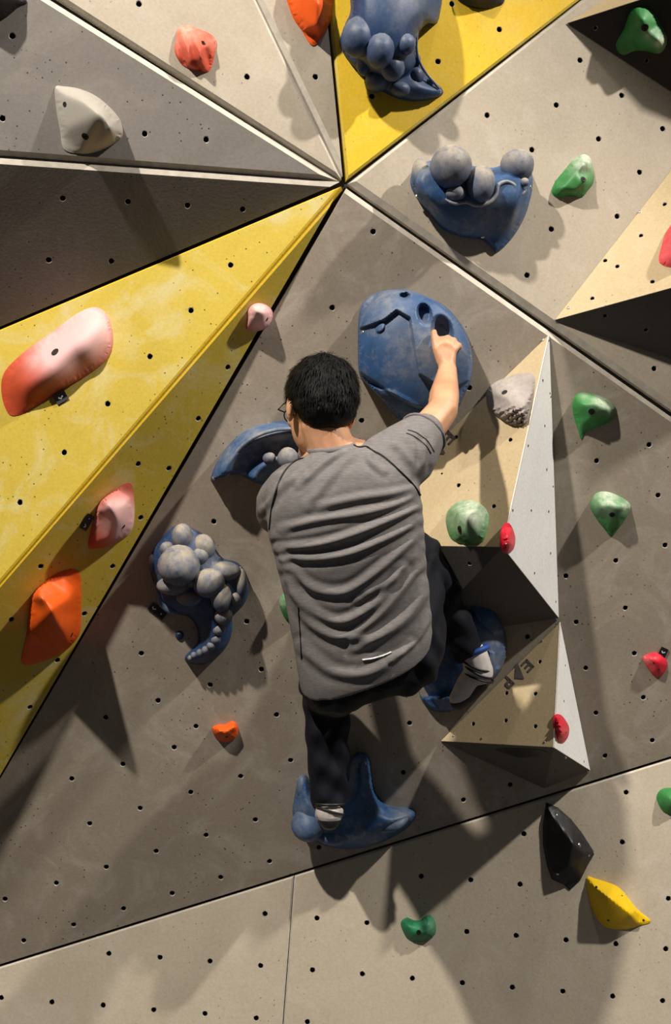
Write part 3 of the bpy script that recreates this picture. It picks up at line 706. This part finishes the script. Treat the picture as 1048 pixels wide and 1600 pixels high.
rope('lip', BLUE, o, PM, [(243,905,.02,3),(252,940,.03,6),(270,955,.03,6),(280,950,.02,3)], chalk=.3)
for x, y, r in ((342,984,10.5),(337,999,8),(330,1009,7),(321,1016,6.5),(312,1020,6),(303,1024,5.5),(297,1028,4.5),(312,868,14),(300,905,15),(262,858,12),(366,935,12)): ball_on(o, BLUEB, PM, x, y, r, chalk=.95 if y < 990 else .75)
hold_tag(o, PM, 238+8, 955, 38, 14, 7, ('tick', 'dash'))
for x, y in ((320,845),(376,887),(362,968)): bolt(o, x, y, .004, 'screw')
# shield with bubbles
o = hold('climbing_hold', PR, [(641,285),(646,266),(660,254),(690,250),(730,258),(770,262),(800,252),(826,262),(832,285),(828,312),(818,342),(800,372),(777,394),(768,386),(752,374),(722,370),(692,357),(668,330),(650,308)], BLUE,
    hfun=lambda P, d: .015+.10*sstep(395-P[:, 1], 0, 95)*np.clip(d/16, 0, 1)**.7, smooth=3, step=2.8, round_px=3, chalk=blobs([(770,330,30,.25),(660,265,18,.5),(800,340,20,.25)]))
T(o, 'blue shield-shaped hold crowned with chalky bubbles', g=HB)
for b in ((704,262,.13,34,1,1),(750,288,.13,24.5,.95,1.12),(711,302,.12,13,1.2,.9),(807,260,.09,26,1,1),(819,285,.11,7,1,1),(656,272,.06,17,.8,1.5)):
    ball('bubble', BLUEB, o, PR, b[0], b[1], b[2], b[3], b[4], b[5], 1, chalk=1.05)
rope('lip', BLUE, o, PR, [(695,311,.115,1.5),(710,318,.12,2.4),(728,316,.12,2.4),(745,321,.12,3),(764,316,.12,3),(775,304,.12,3),(778,290,.12,3.2),(790,284,.115,3.2),(804,290,.11,3.2),(813,303,.10,3.2),(822,297,.10,2)], chalk=.8)
for x, y in ((652,306),(692,360),(754,371),(829,292)): bolt(o, x, y, .006, 'screw')
# top cluster on the bright yellow panel
o = hold('climbing_hold', PT1, [(531,62),(540,35),(548,10),(545,-70),(620,-90),(690,-70),(686,28),(668,38),(656,52),(652,88),(666,116),(690,138),(688,150),(655,158),(620,153),(585,134),(552,104),(536,82)], BLUED,
    hfun=lambda P, d: .02+.14*np.sqrt(np.clip(1-ell(P, 610, 0, 78, 120)**2, 0, 1))+.03*np.clip(d/20, 0, 1), smooth=4, step=2.8, round_px=5, chalk=blobs([(640,0,40,.3)]))
T(o, 'blue bunch-of-grapes hold hanging on the yellow panel at the top', g=HB)
for x, y, r, sx, sy in ((558,58,28,.95,1.15),(593,80,25,.95,1.12),(634,70,15.5,1,1.05),(613,106,20,.95,1.05),(650,118,13,1,1.05),(671,129,6.5,.9,1),(651,95,9,.7,1.1),(568,102,14,.8,1.2),(590,126,19,1,.9),(625,140,14,1.1,.8)):
    ball_on(o, BLUED, PT1, x, y, r, sx, sy, chalk=.4, sink=.15)
rope('lip', BLUE, o, PT1, [(652,-60,.13,2),(652,0,.12,2),(651,45,.10,2),(652,85,.07,2),(664,112,.05,2),(686,138,.03,2)], chalk=.5)
bolt(o, 688, 143, .005, 'screw')
# curled foothold under the left foot
o = hold('climbing_hold', PM, [(457,1272),(460,1245),(466,1220),(476,1211),(486,1222),(494,1236),(512,1242),(534,1238),(543,1220),(546,1192),(560,1177),(577,1183),(582,1215),(588,1240),(606,1258),(632,1262),(650,1270),(640,1290),(610,1310),(570,1324),(530,1326),(495,1316),(470,1300)], BLUE,
    hfun=lambda P, d: .02+.10*np.sqrt(np.clip(d/22, 0, 1)), smooth=3, step=2.6, round_px=5, chalk=blobs([(475,1280,30,.25),(628,1275,14,.5)]))
T(o, 'curled blue hold under the climber\'s left foot', g=HB)
ball('bubble', BLUE, o, PM, 472, 1232, .06, 12, .8, 1.8, chalk=.3); ball('bubble', BLUE, o, PM, 482, 1288, .09, 28, 1.0, .95, chalk=.3); ball('bubble', BLUE, o, PM, 560, 1290, .085, 20, 1.1, 1, chalk=.25)
ball('bubble', BLUE, o, PM, 520, 1302, .08, 22, 1.2, .8, chalk=.3); ball('bubble', BLUEB, o, PM, 581, 1301, .07, 6, chalk=.5); ball('bubble', BLUE, o, PM, 612, 1284, .075, 24, 1.15, .45, 1, -22, chalk=.5)
bolt(o, 571, 1192, .006, 'screw'); FOOTL = o
# ------------------------------------------------------------------ the climber
def sphere_pts(c, r, n=14):
    out = []
    for i in range(n//2+1):
        th = math.pi*i/(n//2)
        for k in range(n): out.append(Vector(c)+Vector((math.sin(th)*math.cos(2*math.pi*k/n), math.sin(th)*math.sin(2*math.pi*k/n), math.cos(th)))*r)
    return out
def hull(pts):
    bm = bmesh.new()
    for p in pts: bm.verts.new(p)
    bmesh.ops.remove_doubles(bm, verts=bm.verts, dist=1e-5)
    r = bmesh.ops.convex_hull(bm, input=bm.verts)
    bmesh.ops.delete(bm, geom=[g for g in r['geom_interior'] if isinstance(g, bmesh.types.BMVert)], context='VERTS')
    bm.verts.index_update()
    V = [v.co.copy() for v in bm.verts]; F = [[v.index for v in f.verts] for f in bm.faces]; bm.free()
    return V, F
def cap(a, ra, b, rb): return hull(sphere_pts(a, ra)+sphere_pts(b, rb))
def chain(pts): return [cap(pts[i][0], pts[i][1], pts[i+1][0], pts[i+1][1]) for i in range(len(pts)-1)]
def ellipsoid(c, ax, n=24):             # ax: three half-axis vectors
    V = []; F = []; m = n//2
    for i in range(m+1):
        th = math.pi*i/m
        for k in range(n):
            f = 2*math.pi*k/n; V.append(Vector(c)+ax[0]*math.sin(th)*math.cos(f)+ax[1]*math.sin(th)*math.sin(f)+ax[2]*math.cos(th))
    return hull(V)
def ring_loft(rings):
    V = []; F = []; n = len(rings[0])
    for r in rings: V += r
    for i in range(len(rings)-1):
        for k in range(n):
            j = (k+1) % n; F.append([i*n+k, i*n+j, (i+1)*n+j, (i+1)*n+k])
    F.append(list(range(n))[::-1]); F.append([(len(rings)-1)*n+k for k in range(n)])
    return V, F
def fuse(name, shapes, voxel, smooth_it, fac=.5):
    V = []; F = []
    for v, f in shapes:
        b = len(V); V += v; F += [[i+b for i in q] for q in f]
    me = bpy.data.meshes.new('tmp'); me.from_pydata([tuple(v) for v in V], [], F)
    bm = bmesh.new(); bm.from_mesh(me); bmesh.ops.recalc_face_normals(bm, faces=bm.faces); bm.to_mesh(me); bm.free()
    o = bpy.data.objects.new('tmp', me); C.objects.link(o)
    m = o.modifiers.new('r', 'REMESH'); m.mode = 'VOXEL'; m.voxel_size = voxel; m.adaptivity = 0
    s = o.modifiers.new('s', 'SMOOTH'); s.factor = fac; s.iterations = smooth_it
    dg = bpy.context.evaluated_depsgraph_get(); dg.update()
    out = bpy.data.meshes.new_from_object(o.evaluated_get(dg)); out.name = name
    bpy.data.objects.remove(o); bpy.data.meshes.remove(me)
    out.polygons.foreach_set('use_smooth', [True]*len(out.polygons))
    return out
def part(name, me, mat, parent):
    me.materials.clear(); me.materials.append(mat)
    o = bpy.data.objects.new(name, me); link(o)
    if parent is not None: set_parent_keep(o, parent)
    return o
def proj(co):
    k = FPX/(co[:, 1]-CAM.y)
    return np.stack([524+(co[:, 0]-CAM.x)*k, 800-(co[:, 2]-CAM.z)*k], 1)
def get_co(me):
    a = np.empty(len(me.vertices)*3); me.vertices.foreach_get('co', a); return a.reshape(-1, 3)
def get_no(me):
    a = np.empty(len(me.vertices)*3); me.vertices.foreach_get('normal', a); return a.reshape(-1, 3)

# materials
def skin_mat():
    m, nt, b = new_mat('skin'); co = N(nt, 'ShaderNodeNewGeometry').outputs['Position']
    c = ramp(nt, noise(nt, co, 18, 5), [(.3, srgb(196, 142, 108)), (.7, srgb(220, 168, 130))])
    nt.links.new(c, b.inputs['Base Color']); b.inputs['Roughness'].default_value = .5
    b.inputs['Subsurface Weight'].default_value = .12; b.inputs['Subsurface Radius'].default_value = (.012, .005, .003)
    return m
def shirt_mat(name, c0, c1):
    m, nt, b = new_mat(name); co = N(nt, 'ShaderNodeNewGeometry').outputs['Position']
    mp_ = N(nt, 'ShaderNodeMapping'); mp_.inputs['Scale'].default_value = (1, 1, 9); nt.links.new(co, mp_.inputs['Vector'])
    n1 = noise(nt, mp_.outputs[0], 55, 6, .7)
    c = ramp(nt, n1, [(.3, c0), (.7, c1)])
    nt.links.new(c, b.inputs['Base Color']); b.inputs['Roughness'].default_value = .75
    b.inputs['Specular IOR Level'].default_value = .25
    bp = N(nt, 'ShaderNodeBump'); bp.inputs['Strength'].default_value = .2; bp.inputs['Distance'].default_value = .001
    nt.links.new(noise(nt, co, 500, 2), bp.inputs['Height']); nt.links.new(bp.outputs[0], b.inputs['Normal'])
    return m
SKIN = skin_mat()
SHIRT = shirt_mat('heather_grey_jersey', srgb(104, 100, 100), srgb(138, 134, 132))
PIPING = plain('black_piping', (.008, .008, .009), .6)
NAVY = shirt_mat('navy_trouser_cloth', srgb(11, 12, 20), srgb(18, 19, 30))
HAIRM = plain('black_hair', (.006, .0055, .005), .65, 0, .2)
FRAME = plain('black_spectacle_frame', (.01, .01, .012), .3)
SHOEW = plain('white_shoe_leather', srgb(214, 206, 200), .5)
SHOEB = plain('blue_shoe_cuff', srgb(36, 84, 170), .6)
SHOED = plain('dark_shoe_rubber', srgb(28, 27, 28), .5)

person = empty('person', W(575, 1030, -.66))
tag(person, 'climber seen from behind in grey t-shirt and navy trousers, reaching to a blue hold', 'person')

# head frame
Hc = W(500, 631, -.83)
hf = Vector((-.34, .90, -.20)).normalized()          # where the face looks
hr = hf.cross(Vector((.10, 0, 1))).normalized(); hu = hr.cross(hf).normalized()
def HP(r, f, u): return Hc+hr*r+hf*f+hu*u
def bulge(r, f, u, a, b, c): return ellipsoid(HP(r, f, u), (hr*a, hf*b, hu*c), 18)
neckb = W(522, 712, -.86)
body = [ellipsoid(Hc+hu*.015-hf*.012, (hr*.076, hf*.094, hu*.096)), ellipsoid(HP(0, .034, -.045), (hr*.060, hf*.066, hu*.078)),
        bulge(0, .085, -.098, .026, .022, .022), bulge(0, .102, -.030, .012, .022, .020), bulge(0, .096, -.018, .007, .014, .030),
        bulge(0, .090, -.070, .026, .012, .007), bulge(0, .090, -.081, .022, .012, .007), bulge(0, .082, .022, .050, .016, .012),
        bulge(.040, .070, -.030, .022, .020, .020), bulge(-.040, .070, -.030, .022, .020, .020)]
for s in (-1, 1):                                     # ears
    body += [ellipsoid(HP(s*.080, -.004, -.022), (hr*s*.008+hf*.004, hf*.018-hr*s*.006, hu*.032), 14), ellipsoid(HP(s*.077, -.002, -.046), (hr*.007, hf*.010, hu*.012), 12)]
body += chain([(HP(0, -.022, -.055), .056), (neckb, .058)])
shR = W(612, 738, -.85); shL = W(460, 776, -.855)
chest = W(540, 800, -.84); belly = W(556, 930, -.79); pel = W(574, 1025, -.70)
body += chain([(neckb, .055), (W(580, 722, -.85), .05), (shR, .052)])+chain([(neckb, .055), (W(484, 742, -.86), .046), (shL, .048)])
body += [hull(sphere_pts(chest+Vector((-.09, 0, .02)), .085)+sphere_pts(chest+Vector((.09, 0, .03)), .085)+sphere_pts(belly+Vector((-.06, 0, 0)), .085)+sphere_pts(belly+Vector((.07, 0, .01)), .085)),
         hull(sphere_pts(belly+Vector((-.06, 0, 0)), .085)+sphere_pts(belly+Vector((.07, 0, .01)), .085)+sphere_pts(pel+Vector((-.08, 0, -.03)), .09)+sphere_pts(pel+Vector((.08, 0, .02)), .09))]
# right arm and hand
surf = cast(BIGHOLD, 692, 548)[0]; ys = surf.y
elR = W(691, 642, -.70); wrR = W(699, 578, ys-.055)
body += chain([(shR, .052), (W(652, 690, -.78), .047), (elR, .040)])+chain([(elR, .040), (elR.lerp(wrR, .35), .0405), (elR.lerp(wrR, .75), .031), (wrR, .026)])
body += [hull(sphere_pts(wrR, .023, 10)+sphere_pts(W(689, 545, ys-.045), .013, 10)+sphere_pts(W(706, 549, ys-.045), .013, 10)+sphere_pts(W(700, 560, ys-.048), .017, 10))]
body += chain([(W(690, 566, ys-.050), .015), (W(682, 546, ys-.045), .0125), (W(679, 530, ys-.034), .0105), (W(678, 519, ys-.022), .0092)])
for kx, ky, dx, dy in ((688,540,3,-9), (695.5,538,5,-9), (703,541,7,-8), (709,547,9,-6)):
    body += chain([(W(kx, ky, ys-.047), .0112), (W(kx+dx*.5, ky+dy, ys-.032), .0100), (W(kx+dx*.9, ky+dy*1.15, ys-.006), .0090), (W(kx+dx, ky+dy*.7, ys+.014), .0082)])
# left arm and hand
hl = cast(HANDL, 480, 720)[0] or cast(HANDL, 470, 715)[0]; yl = hl.y
elL = W(432, 815, -.60); wrL = W(478, 776, yl-.075)
body += chain([(shL, .052), (shL.lerp(elL, .6), .045), (elL, .039)])+chain([(elL, .039), (elL.lerp(wrL, .4), .038), (wrL, .026)])
body += [hull(sphere_pts(wrL, .022, 10)+sphere_pts(W(476, 755, yl-.055), .013, 10)+sphere_pts(W(502, 753, yl-.055), .013, 10))]
for kx in (477, 486, 495, 503):
    body += chain([(W(kx, 750, yl-.055), .0110), (W(kx+1, 740, yl-.048), .0098), (W(kx+1, 734, yl-.026), .0090), (W(kx+1, 736, yl-.004), .0082)])
body += chain([(W(502, 762, yl-.06), .013), (W(510, 755, yl-.045), .0115), (W(516, 750, yl-.022), .0095)])
# legs under the cloth
hipL = W(522, 1052, -.68); knL = W(510, 1078, -.26); anL = W(514, 1248, -.24)
hipR = W(632, 1020, -.68); knR = W(650, 872, -.46); anR = W(736, 1020, -.335)
body += chain([(hipL, .080), (knL, .055)])+chain([(knL, .053), (knL.lerp(anL, .3), .050), (anL, .033)])
body += chain([(hipR, .080), (knR, .055)])+chain([(knR, .053), (knR.lerp(anR, .3), .050), (anR, .033)])
hlL = W(515, 1268, -.27); toL = W(508, 1274, -.10)
hlR = W(748, 1050, -.34); toR = W(716, 1092, -.30)
body += chain([(anL, .033), (hlL, .030), (toL, .026)])+chain([(anR, .033), (hlR, .028), (toR, .022)])
bme = fuse('body', body, .0042, 6, .5)
part('body', bme, SKIN, person)

def ringat(c, d, r, n=20, sx=1.0):
    d = d.normalized(); s = d.cross(Vector((0, -.4, 1))).normalized(); t = s.cross(d)
    return [c+s*math.cos(2*math.pi*k/n)*r*sx+t*math.sin(2*math.pi*k/n)*r for k in range(n)]
# shirt -----------------------------------------------------------------
def tring(L, R, y, hd, dip=0, ex=2.4, n=40, lift=0):
    a3 = W(L[0], L[1], y); b3 = W(R[0], R[1], y); c = (a3+b3)/2; a = (b3-a3)/2; out = []
    for k in range(n):
        t = 2*math.pi*k/n; ct, st = math.cos(t), math.sin(t)
        ct = math.copysign(abs(ct)**(2/ex), ct); st = math.copysign(abs(st)**(2/ex), st)
        p = c+a*ct+Vector((0, hd, 0))*st
        if st < 0: p.z += dip*st
        out.append(p)
    return out
rings = [tring((492,704),(550,696),-.860,.062), tring((474,714),(572,698),-.862,.074), tring((446,730),(610,706),-.862,.088), tring((424,756),(645,730),-.862,.108),
         tring((416,795),(656,765),-.858,.122), tring((419,838),(661,800),-.850,.128), tring((431,885),(664,846),-.838,.128), tring((444,935),(667,890),-.822,.124),
         tring((454,985),(671,930),-.800,.124,.01), tring((462,1030),(674,958),-.775,.130,.03), tring((467,1058),(675,982),-.755,.138,.045), tring((470,1072),(672,1000),-.745,.137,.05)]
shirt = [ring_loft(rings)]
shirt += chain([(W(590, 742, -.86), .090), (W(632, 712, -.825), .082), (W(655, 686, -.785), .063), (W(662, 677, -.77), .052)])
shirt += chain([(W(466, 775, -.86), .086), (W(443, 786, -.80), .070), (W(436, 800, -.70), .062)])
shm = fuse('t_shirt', shirt, .0046, 14, .5)
co = get_co(shm); no = get_no(shm); P = proj(co)
folds = [([(656,772),(615,790),(560,803),(500,812),(440,826)], .006, 6), ([(659,788),(615,809),(560,832),(500,850),(433,858)], .008, 6), ([(655,815),(602,842),(545,865),(490,873),(438,868)], .007, 6),
  ([(660,760),(620,770),(560,778),(500,792)], .004, 6), ([(438,880),(476,943),(526,972),(583,947),(629,890)], .007, 7), ([(448,912),(488,975),(545,995),(598,954),(660,878)], .007, 8), ([(434,862),(480,915),(540,925),(600,885),(655,835)], .006, 7),
  ([(668,915),(640,960),(600,990),(555,1008)], .008, 9), ([(548,698),(508,722),(466,758)], .006, 5), ([(575,704),(580,722),(600,736)], .006, 5), ([(560,698),(530,728),(480,790)], .004, 7),
  ([(672,960),(650,1000),(612,1030)], .006, 5), ([(470,1010),(520,1050),(580,1050),(640,1010)], .005, 8), ([(645,668),(662,690),(660,745)], .005, 5), ([(600,690),(625,700),(650,735)], .004, 6), ([(420,780),(440,760),(470,735)], .004, 6), ([(407,800),(425,780),(432,760)], .005, 5), ([(660,855),(610,905),(560,935)], .005, 7)]
dsp = np.zeros(len(co))
for pl, amp, wd in folds:
    q = catmull(pl, 6, False); d = line_dist(P, q)
    ends = np.clip(np.minimum(np.hypot(*(P-q[0]).T), np.hypot(*(P-q[-1]).T))/18, .25, 1)
    dsp += 1.0*amp*ends*(np.exp(-(d/wd)**2)-.55*np.exp(-((d-wd*1.7)/(wd*.9))**2))
wgt = np.clip((-no[:, 1]+.15)/.5, 0, 1)
co2 = co+no*(dsp*wgt)[:, None]
shm.vertices.foreach_set('co', co2.ravel()); shm.update()
sh = part('t_shirt', shm, SHIRT, person)
SHBV = BVHTree.FromPolygons([v.co for v in shm.vertices], [p.vertices for p in shm.polygons])
def on_shirt(px, py, off=.001):
    h = SHBV.ray_cast(CAM, ray(px, py).normalized())
    return None if h[0] is None else h[0]+h[1]*off
def tube(name, pts, r, mat, parent, n=6, closed=False):
    V = []; F = []; m = len(pts)
    for i, p in enumerate(pts):
        t = (pts[(i+1) % m if closed else min(i+1, m-1)]-pts[i-1 if closed else max(i-1, 0)]).normalized()
        s = t.cross(Vector((.13, -.95, .28))).normalized()
        if s.length < .5: s = t.cross(Vector((0, 0, 1))).normalized()
        w = s.cross(t)
        for k in range(n):
            a = 2*math.pi*k/n; V.append(p+s*math.cos(a)*r+w*math.sin(a)*r)
    for i in range(m if closed else m-1):
        for k in range(n):
            j = (k+1) % n; a = i*n; b = ((i+1) % m)*n; F.append([a+k, a+j, b+j, b+k])
    if not closed: F.append(list(range(n))[::-1]); F.append([(m-1)*n+k for k in range(n)])
    o = mesh_obj(name, V, F, mat, None, None, 60); 
    if parent is not None: o.parent = parent
    return o
def seam_on(pts, r=.0022, name='seam_piping', per=8, mat=PIPING):
    q = [on_shirt(x, y) for x, y in catmull(pts, per, False)]
    q = [p for p in q if p is not None]
    # keep neighbours together
    out = [q[0]]
    for p in q[1:]:
        if (p-out[-1]).length < .05: out.append(p)
    o = tube(name, out, r, mat, None); set_parent_keep2(o, sh); return o
def set_parent_keep2(o, p):
    bpy.context.view_layer.update()
    o.parent = p; o.matrix_parent_inverse = p.matrix_world.inverted()
seam_on([(549,694),(560,699),(572,698),(582,704),(600,714),(622,734),(645,757),(657,775)])
seam_on([(474,716),(460,722),(444,738),(433,762),(425,792),(421,828)])
seam_on([(466,948),(468,975),(470,1005),(471,1030)], .0014)
for d in (0, 5): seam_on([(637-d*.5,672+d),(652-d,677+d),(668-d,690+d*.8),(678-d,706+d*.6)], .0011, 'sleeve_stitching')
seam_on([(566,1031),(580,1029),(596,1025),(611,1019)], .0022, 'reflective_strip', mat=plain('pale_reflective_strip', (.7, .7, .68), .5))
dA = (elR-shR).normalized()
tube('sleeve_hem', ringat(W(661, 678, -.768), dA, .060, 28), .0048, SHIRT, None, 8, True); set_parent_keep2(bpy.data.objects['sleeve_hem'], sh)
# collar around the neck
cr = tring((484,704),(556,694),-.858,.070, .012, 2.0, 36)
tube('collar', cr, .0085, SHIRT, None, 8, True); set_parent_keep2(bpy.data.objects['collar'], sh)

# trousers --------------------------------------------------------------
tr = [hull(sphere_pts(W(530, 1050, -.70), .100)+sphere_pts(W(628, 1018, -.70), .106)+sphere_pts(W(548, 985, -.74), .095)+sphere_pts(W(615, 960, -.74), .095))]
tr += chain([(W(528, 1056, -.69), .102), (W(518, 1070, -.45), .088), (knL, .074)])+chain([(knL, .074), (knL.lerp(anL, .5), .066), (anL+Vector((0, 0, .005)), .057)])
tr += chain([(W(630, 1022, -.69), .108), (W(645, 945, -.55), .090), (knR, .074)])+chain([(knR, .074), (knR.lerp(anR, .5), .062), (W(727, 1010, -.345), .050)])
trm = fuse('trousers', tr, .006, 10, .5)
co = get_co(trm); no = get_no(trm)
w = .004*np.sin(co[:, 2]*70+co[:, 0]*40+np.sin(co[:, 1]*25)*2)+.003*np.sin(co[:, 0]*90-co[:, 2]*55)
trm.vertices.foreach_set('co', (co+no*w[:, None]).ravel()); trm.update()
part('trousers', trm, NAVY, person)

# hair ------------------------------------------------------------------
hair_c = Hc+hu*.026-hf*.014
hs = [ellipsoid(hair_c, (hr*.090, hf*.108, hu*.094), 28), ellipsoid(hair_c-hf*.035-hu*.03, (hr*.080, hf*.075, hu*.085), 24), ellipsoid(hair_c+hf*.05+hu*.03, (hr*.075, hf*.06, hu*.065), 20)]
hm = fuse('hair', hs, .005, 6, .5)
co = get_co(hm); no = get_no(hm)
co = co+no*(.0015*np.sin(co[:, 0]*120+co[:, 2]*90)+.001*np.sin(co[:, 2]*170-co[:, 0]*60))[:, None]
hm.vertices.foreach_set('co', co.ravel()); hm.update()
HV = [tuple(c) for c in co]; HF = [list(p.vertices) for p in hm.polygons]
crown = hair_c-hf*.04+hu*.09
rng = np.random.RandomState(3); ids = rng.choice(len(co), min(len(co), 5200), replace=False)
for i in list(ids)+list(rng.choice(len(co), 3500)):
    p = Vector(co[i]); n = Vector(no[i]); away = (p-crown); away = away-n*away.dot(n)
    if away.length < 1e-4: continue
    rel = p-hair_c
    if rel.dot(hu) < -.075: continue
    d = (away.normalized()*1.0+n*.20+Vector(rng.normal(0, .16, 3))).normalized()
    Ln = rng.uniform(.010, .022)*(.6 if rel.dot(hu) < -.03 else 1); s = d.cross(n).normalized()*.0011; p = p+Vector(rng.normal(0, .002, 3))
    b = len(HV); m_ = p+d*Ln*.55; tip = p+(d-n*.12).normalized()*Ln
    HV += [tuple(p-s), tuple(p+s), tuple(m_+s*.8), tuple(m_-s*.8), tuple(tip)]
    HF += [[b, b+1, b+2, b+3], [b+3, b+2, b+4]]
ho = mesh_obj('hair', HV, HF, HAIRM, None, None, 180); set_parent_keep(ho, person); bpy.data.meshes.remove(hm)

# spectacles ------------------------------------------------------------
gl = empty('spectacles', HP(0, .09, .0)); set_parent_keep2(gl, person); gl['label'] = 'thin black spectacles'
def torus_pts(c, a, b, n=24): return [c+a*math.cos(2*math.pi*k/n)+b*math.sin(2*math.pi*k/n) for k in range(n)]
for s in (-1, 1):
    o = tube('lens_rim', torus_pts(HP(s*.036, .108-.01*1, -.008), hr*.026, hu*.021), .0018, FRAME, None, 6, True); set_parent_keep2(o, gl)
    o = tube('temple_arm', [HP(s*.062, .098, .0), HP(s*.082, .085, .0), HP(s*.086, .03, -.003), HP(s*.084, -.005, -.006), HP(s*.082, -.02, -.022)], .0018, FRAME, None); set_parent_keep2(o, gl)
o = tube('bridge', [HP(-.011, .099, -.004), HP(0, .108, .0), HP(.011, .099, -.004)], .0016, FRAME, None); set_parent_keep2(o, gl)
for s in (-1, 1):
    e = mesh_obj('eye', *ellipsoid(HP(s*.033, .076, -.006), (hr*.012, hf*.012, hu*.011), 14), plain('eye_white', (.7, .68, .65), .3), None, None, 180); set_parent_keep(e, person)

# shoes -----------------------------------------------------------------
def shoe(pts, sole_pts, bands):
    r = part('climbing_shoe', fuse('climbing_shoe', chain(pts), .004, 5), SHOEW, person)
    if sole_pts: s = part('sole', fuse('sole', chain(sole_pts), .004, 4), SHOED, None); set_parent_keep2(s, r)
    for ps, rad, m, nm in bands:
        b = tube(nm, ps, rad, m, None, 8, True); set_parent_keep2(b, r)
    return r
dR = toR-hlR; uR = anR-hlR
q0 = W(741, 1024, -.345)
r1 = shoe([(q0, .040), (hlR, .043), (hlR.lerp(toR, .55), .038), (toR, .028)],
          [(hlR.lerp(toR, .1)+Vector((.006, -.004, -.022)), .030), (hlR.lerp(toR, .6)+Vector((.004, .0, -.018)), .028), (toR+Vector((0, 0, -.008)), .026)],
          [(ringat(q0+Vector((0, 0, .012)), uR, .040), .008, SHOEB, 'ankle_cuff'), (ringat(hlR.lerp(q0, .45), Vector((.35, -.2, 1)), .044), .0035, SHOED, 'strap'), (ringat(hlR.lerp(q0, .1), Vector((.45, -.2, 1)), .046), .0035, SHOED, 'strap'), (ringat(hlR+Vector((0, 0, -.014)), Vector((.3, -.1, 1)), .044), .0030, SHOED, 'strap')])
r1['label'] = 'white climbing shoe with dark straps and blue cuff'
dL = toL-hlL
r2 = shoe([(anL+Vector((-.003, 0, -.012)), .040), (hlL, .042), (hlL.lerp(toL, .6), .038), (toL, .028)],
          [(hlL+Vector((0, -.002, -.020)), .035), (toL+Vector((0, 0, -.012)), .028)],
          [(ringat(hlL+Vector((0, 0, .022)), Vector((0, .2, 1)), .042), .0045, SHOED, 'strap'), (ringat(hlL+Vector((0, .0, .004)), Vector((.3, .2, 1)), .044), .0035, SHOED, 'strap')])
r2['label'] = 'white climbing shoe with dark heel rubber'
# ------------------------------------------------------------------ printed marks and edge screws on the volumes
INK = plain('faded_grey_print', srgb(98, 92, 84), .7)
INKB = plain('black_underside_print', srgb(14, 14, 15), .35)
def decal(name, plane, polys, mat, parent, h=.0012):
    V = []; F = []
    for pl in polys:
        b = len(V); V += [plane.hit(x, y, h) for x, y in pl]; F.append(list(range(b, b+len(pl))))
    o = mesh_obj(name, V, F, mat); set_parent_keep(o, parent); return o
def glyph(strokes, cx, cy, ang, s, w):
    """letter built from straight strokes in a unit cell, turned and set at a place on the panel"""
    a = math.radians(ang); out = []
    for (x0, y0, x1, y1) in strokes:
        L = math.hypot(x1-x0, y1-y0); nx, ny = -(y1-y0)/L*w, (x1-x0)/L*w; ex, ey = (x1-x0)/L*w, (y1-y0)/L*w
        q = [(x0-ex+nx, y0-ey+ny), (x1+ex+nx, y1+ey+ny), (x1+ex-nx, y1+ey-ny), (x0-ex-nx, y0-ey-ny)]
        out.append([(cx+s*(u*math.cos(a)-v*math.sin(a)), cy+s*(u*math.sin(a)+v*math.cos(a))) for u, v in q])
    return out
E_ = [(-.35, -.5, -.35, .5), (-.35, -.5, .35, -.5), (-.35, 0, .25, 0), (-.35, .5, .35, .5)]
P_ = [(-.3, -.5, -.3, .5), (-.3, -.5, .2, -.5), (.3, -.4, .3, -.1), (-.3, 0, .2, 0)]
PL = Plane(VB[0], VB[1], VB[3]); PLU = Plane(VB[1], PM.hit(850, 1232, .004), VB[3])
for nm, pl, vol, polys in (('printed_letter', PL, v_lo, glyph(E_, 824, 1040, 135, 14, .13)), ('printed_triangle', PL, v_lo, [[(806, 1029), (819, 1061), (804, 1060)]]), ('printed_letter', PL, v_lo, glyph(P_, 793, 1066, 135, 15, .13)),
        ('printed_letter', PU, v_up, glyph(E_, 701, 683, 135, 15, .13)), ('printed_triangle', PU, v_up, [[(686, 688), (696, 709), (684, 709)]])):
    decal(nm, pl, polys, INK, vol)
decal('underside_print', PLU, [[(772, 1172), (790, 1169), (815, 1170), (845, 1172), (858, 1177), (838, 1183), (812, 1184), (796, 1180)]], INKB, v_lo)
def vscrew(vol, plane, pts, r=.005):
    for x, y in pts:
        fix(SCREW_ME, vol, plane.hit(x, y, .0), plane.n, r, 'screw')
vscrew(v_up, PU, [(848, 531), (748, 624), (775, 600)])
vscrew(v_up, PUW, [(857, 532), (868, 940), (864, 760), (860, 620)], .004)
vscrew(v_lo, PL, [(846, 1002), (752, 1154), (708, 1150), (850, 1160)], .004)
vscrew(v_lo, PLW, [(883, 1010), (917, 1172), (912, 1190), (884, 1184)], .004)
vscrew(v_rt, PCt, [(888, 481), (999, 331)], .005)
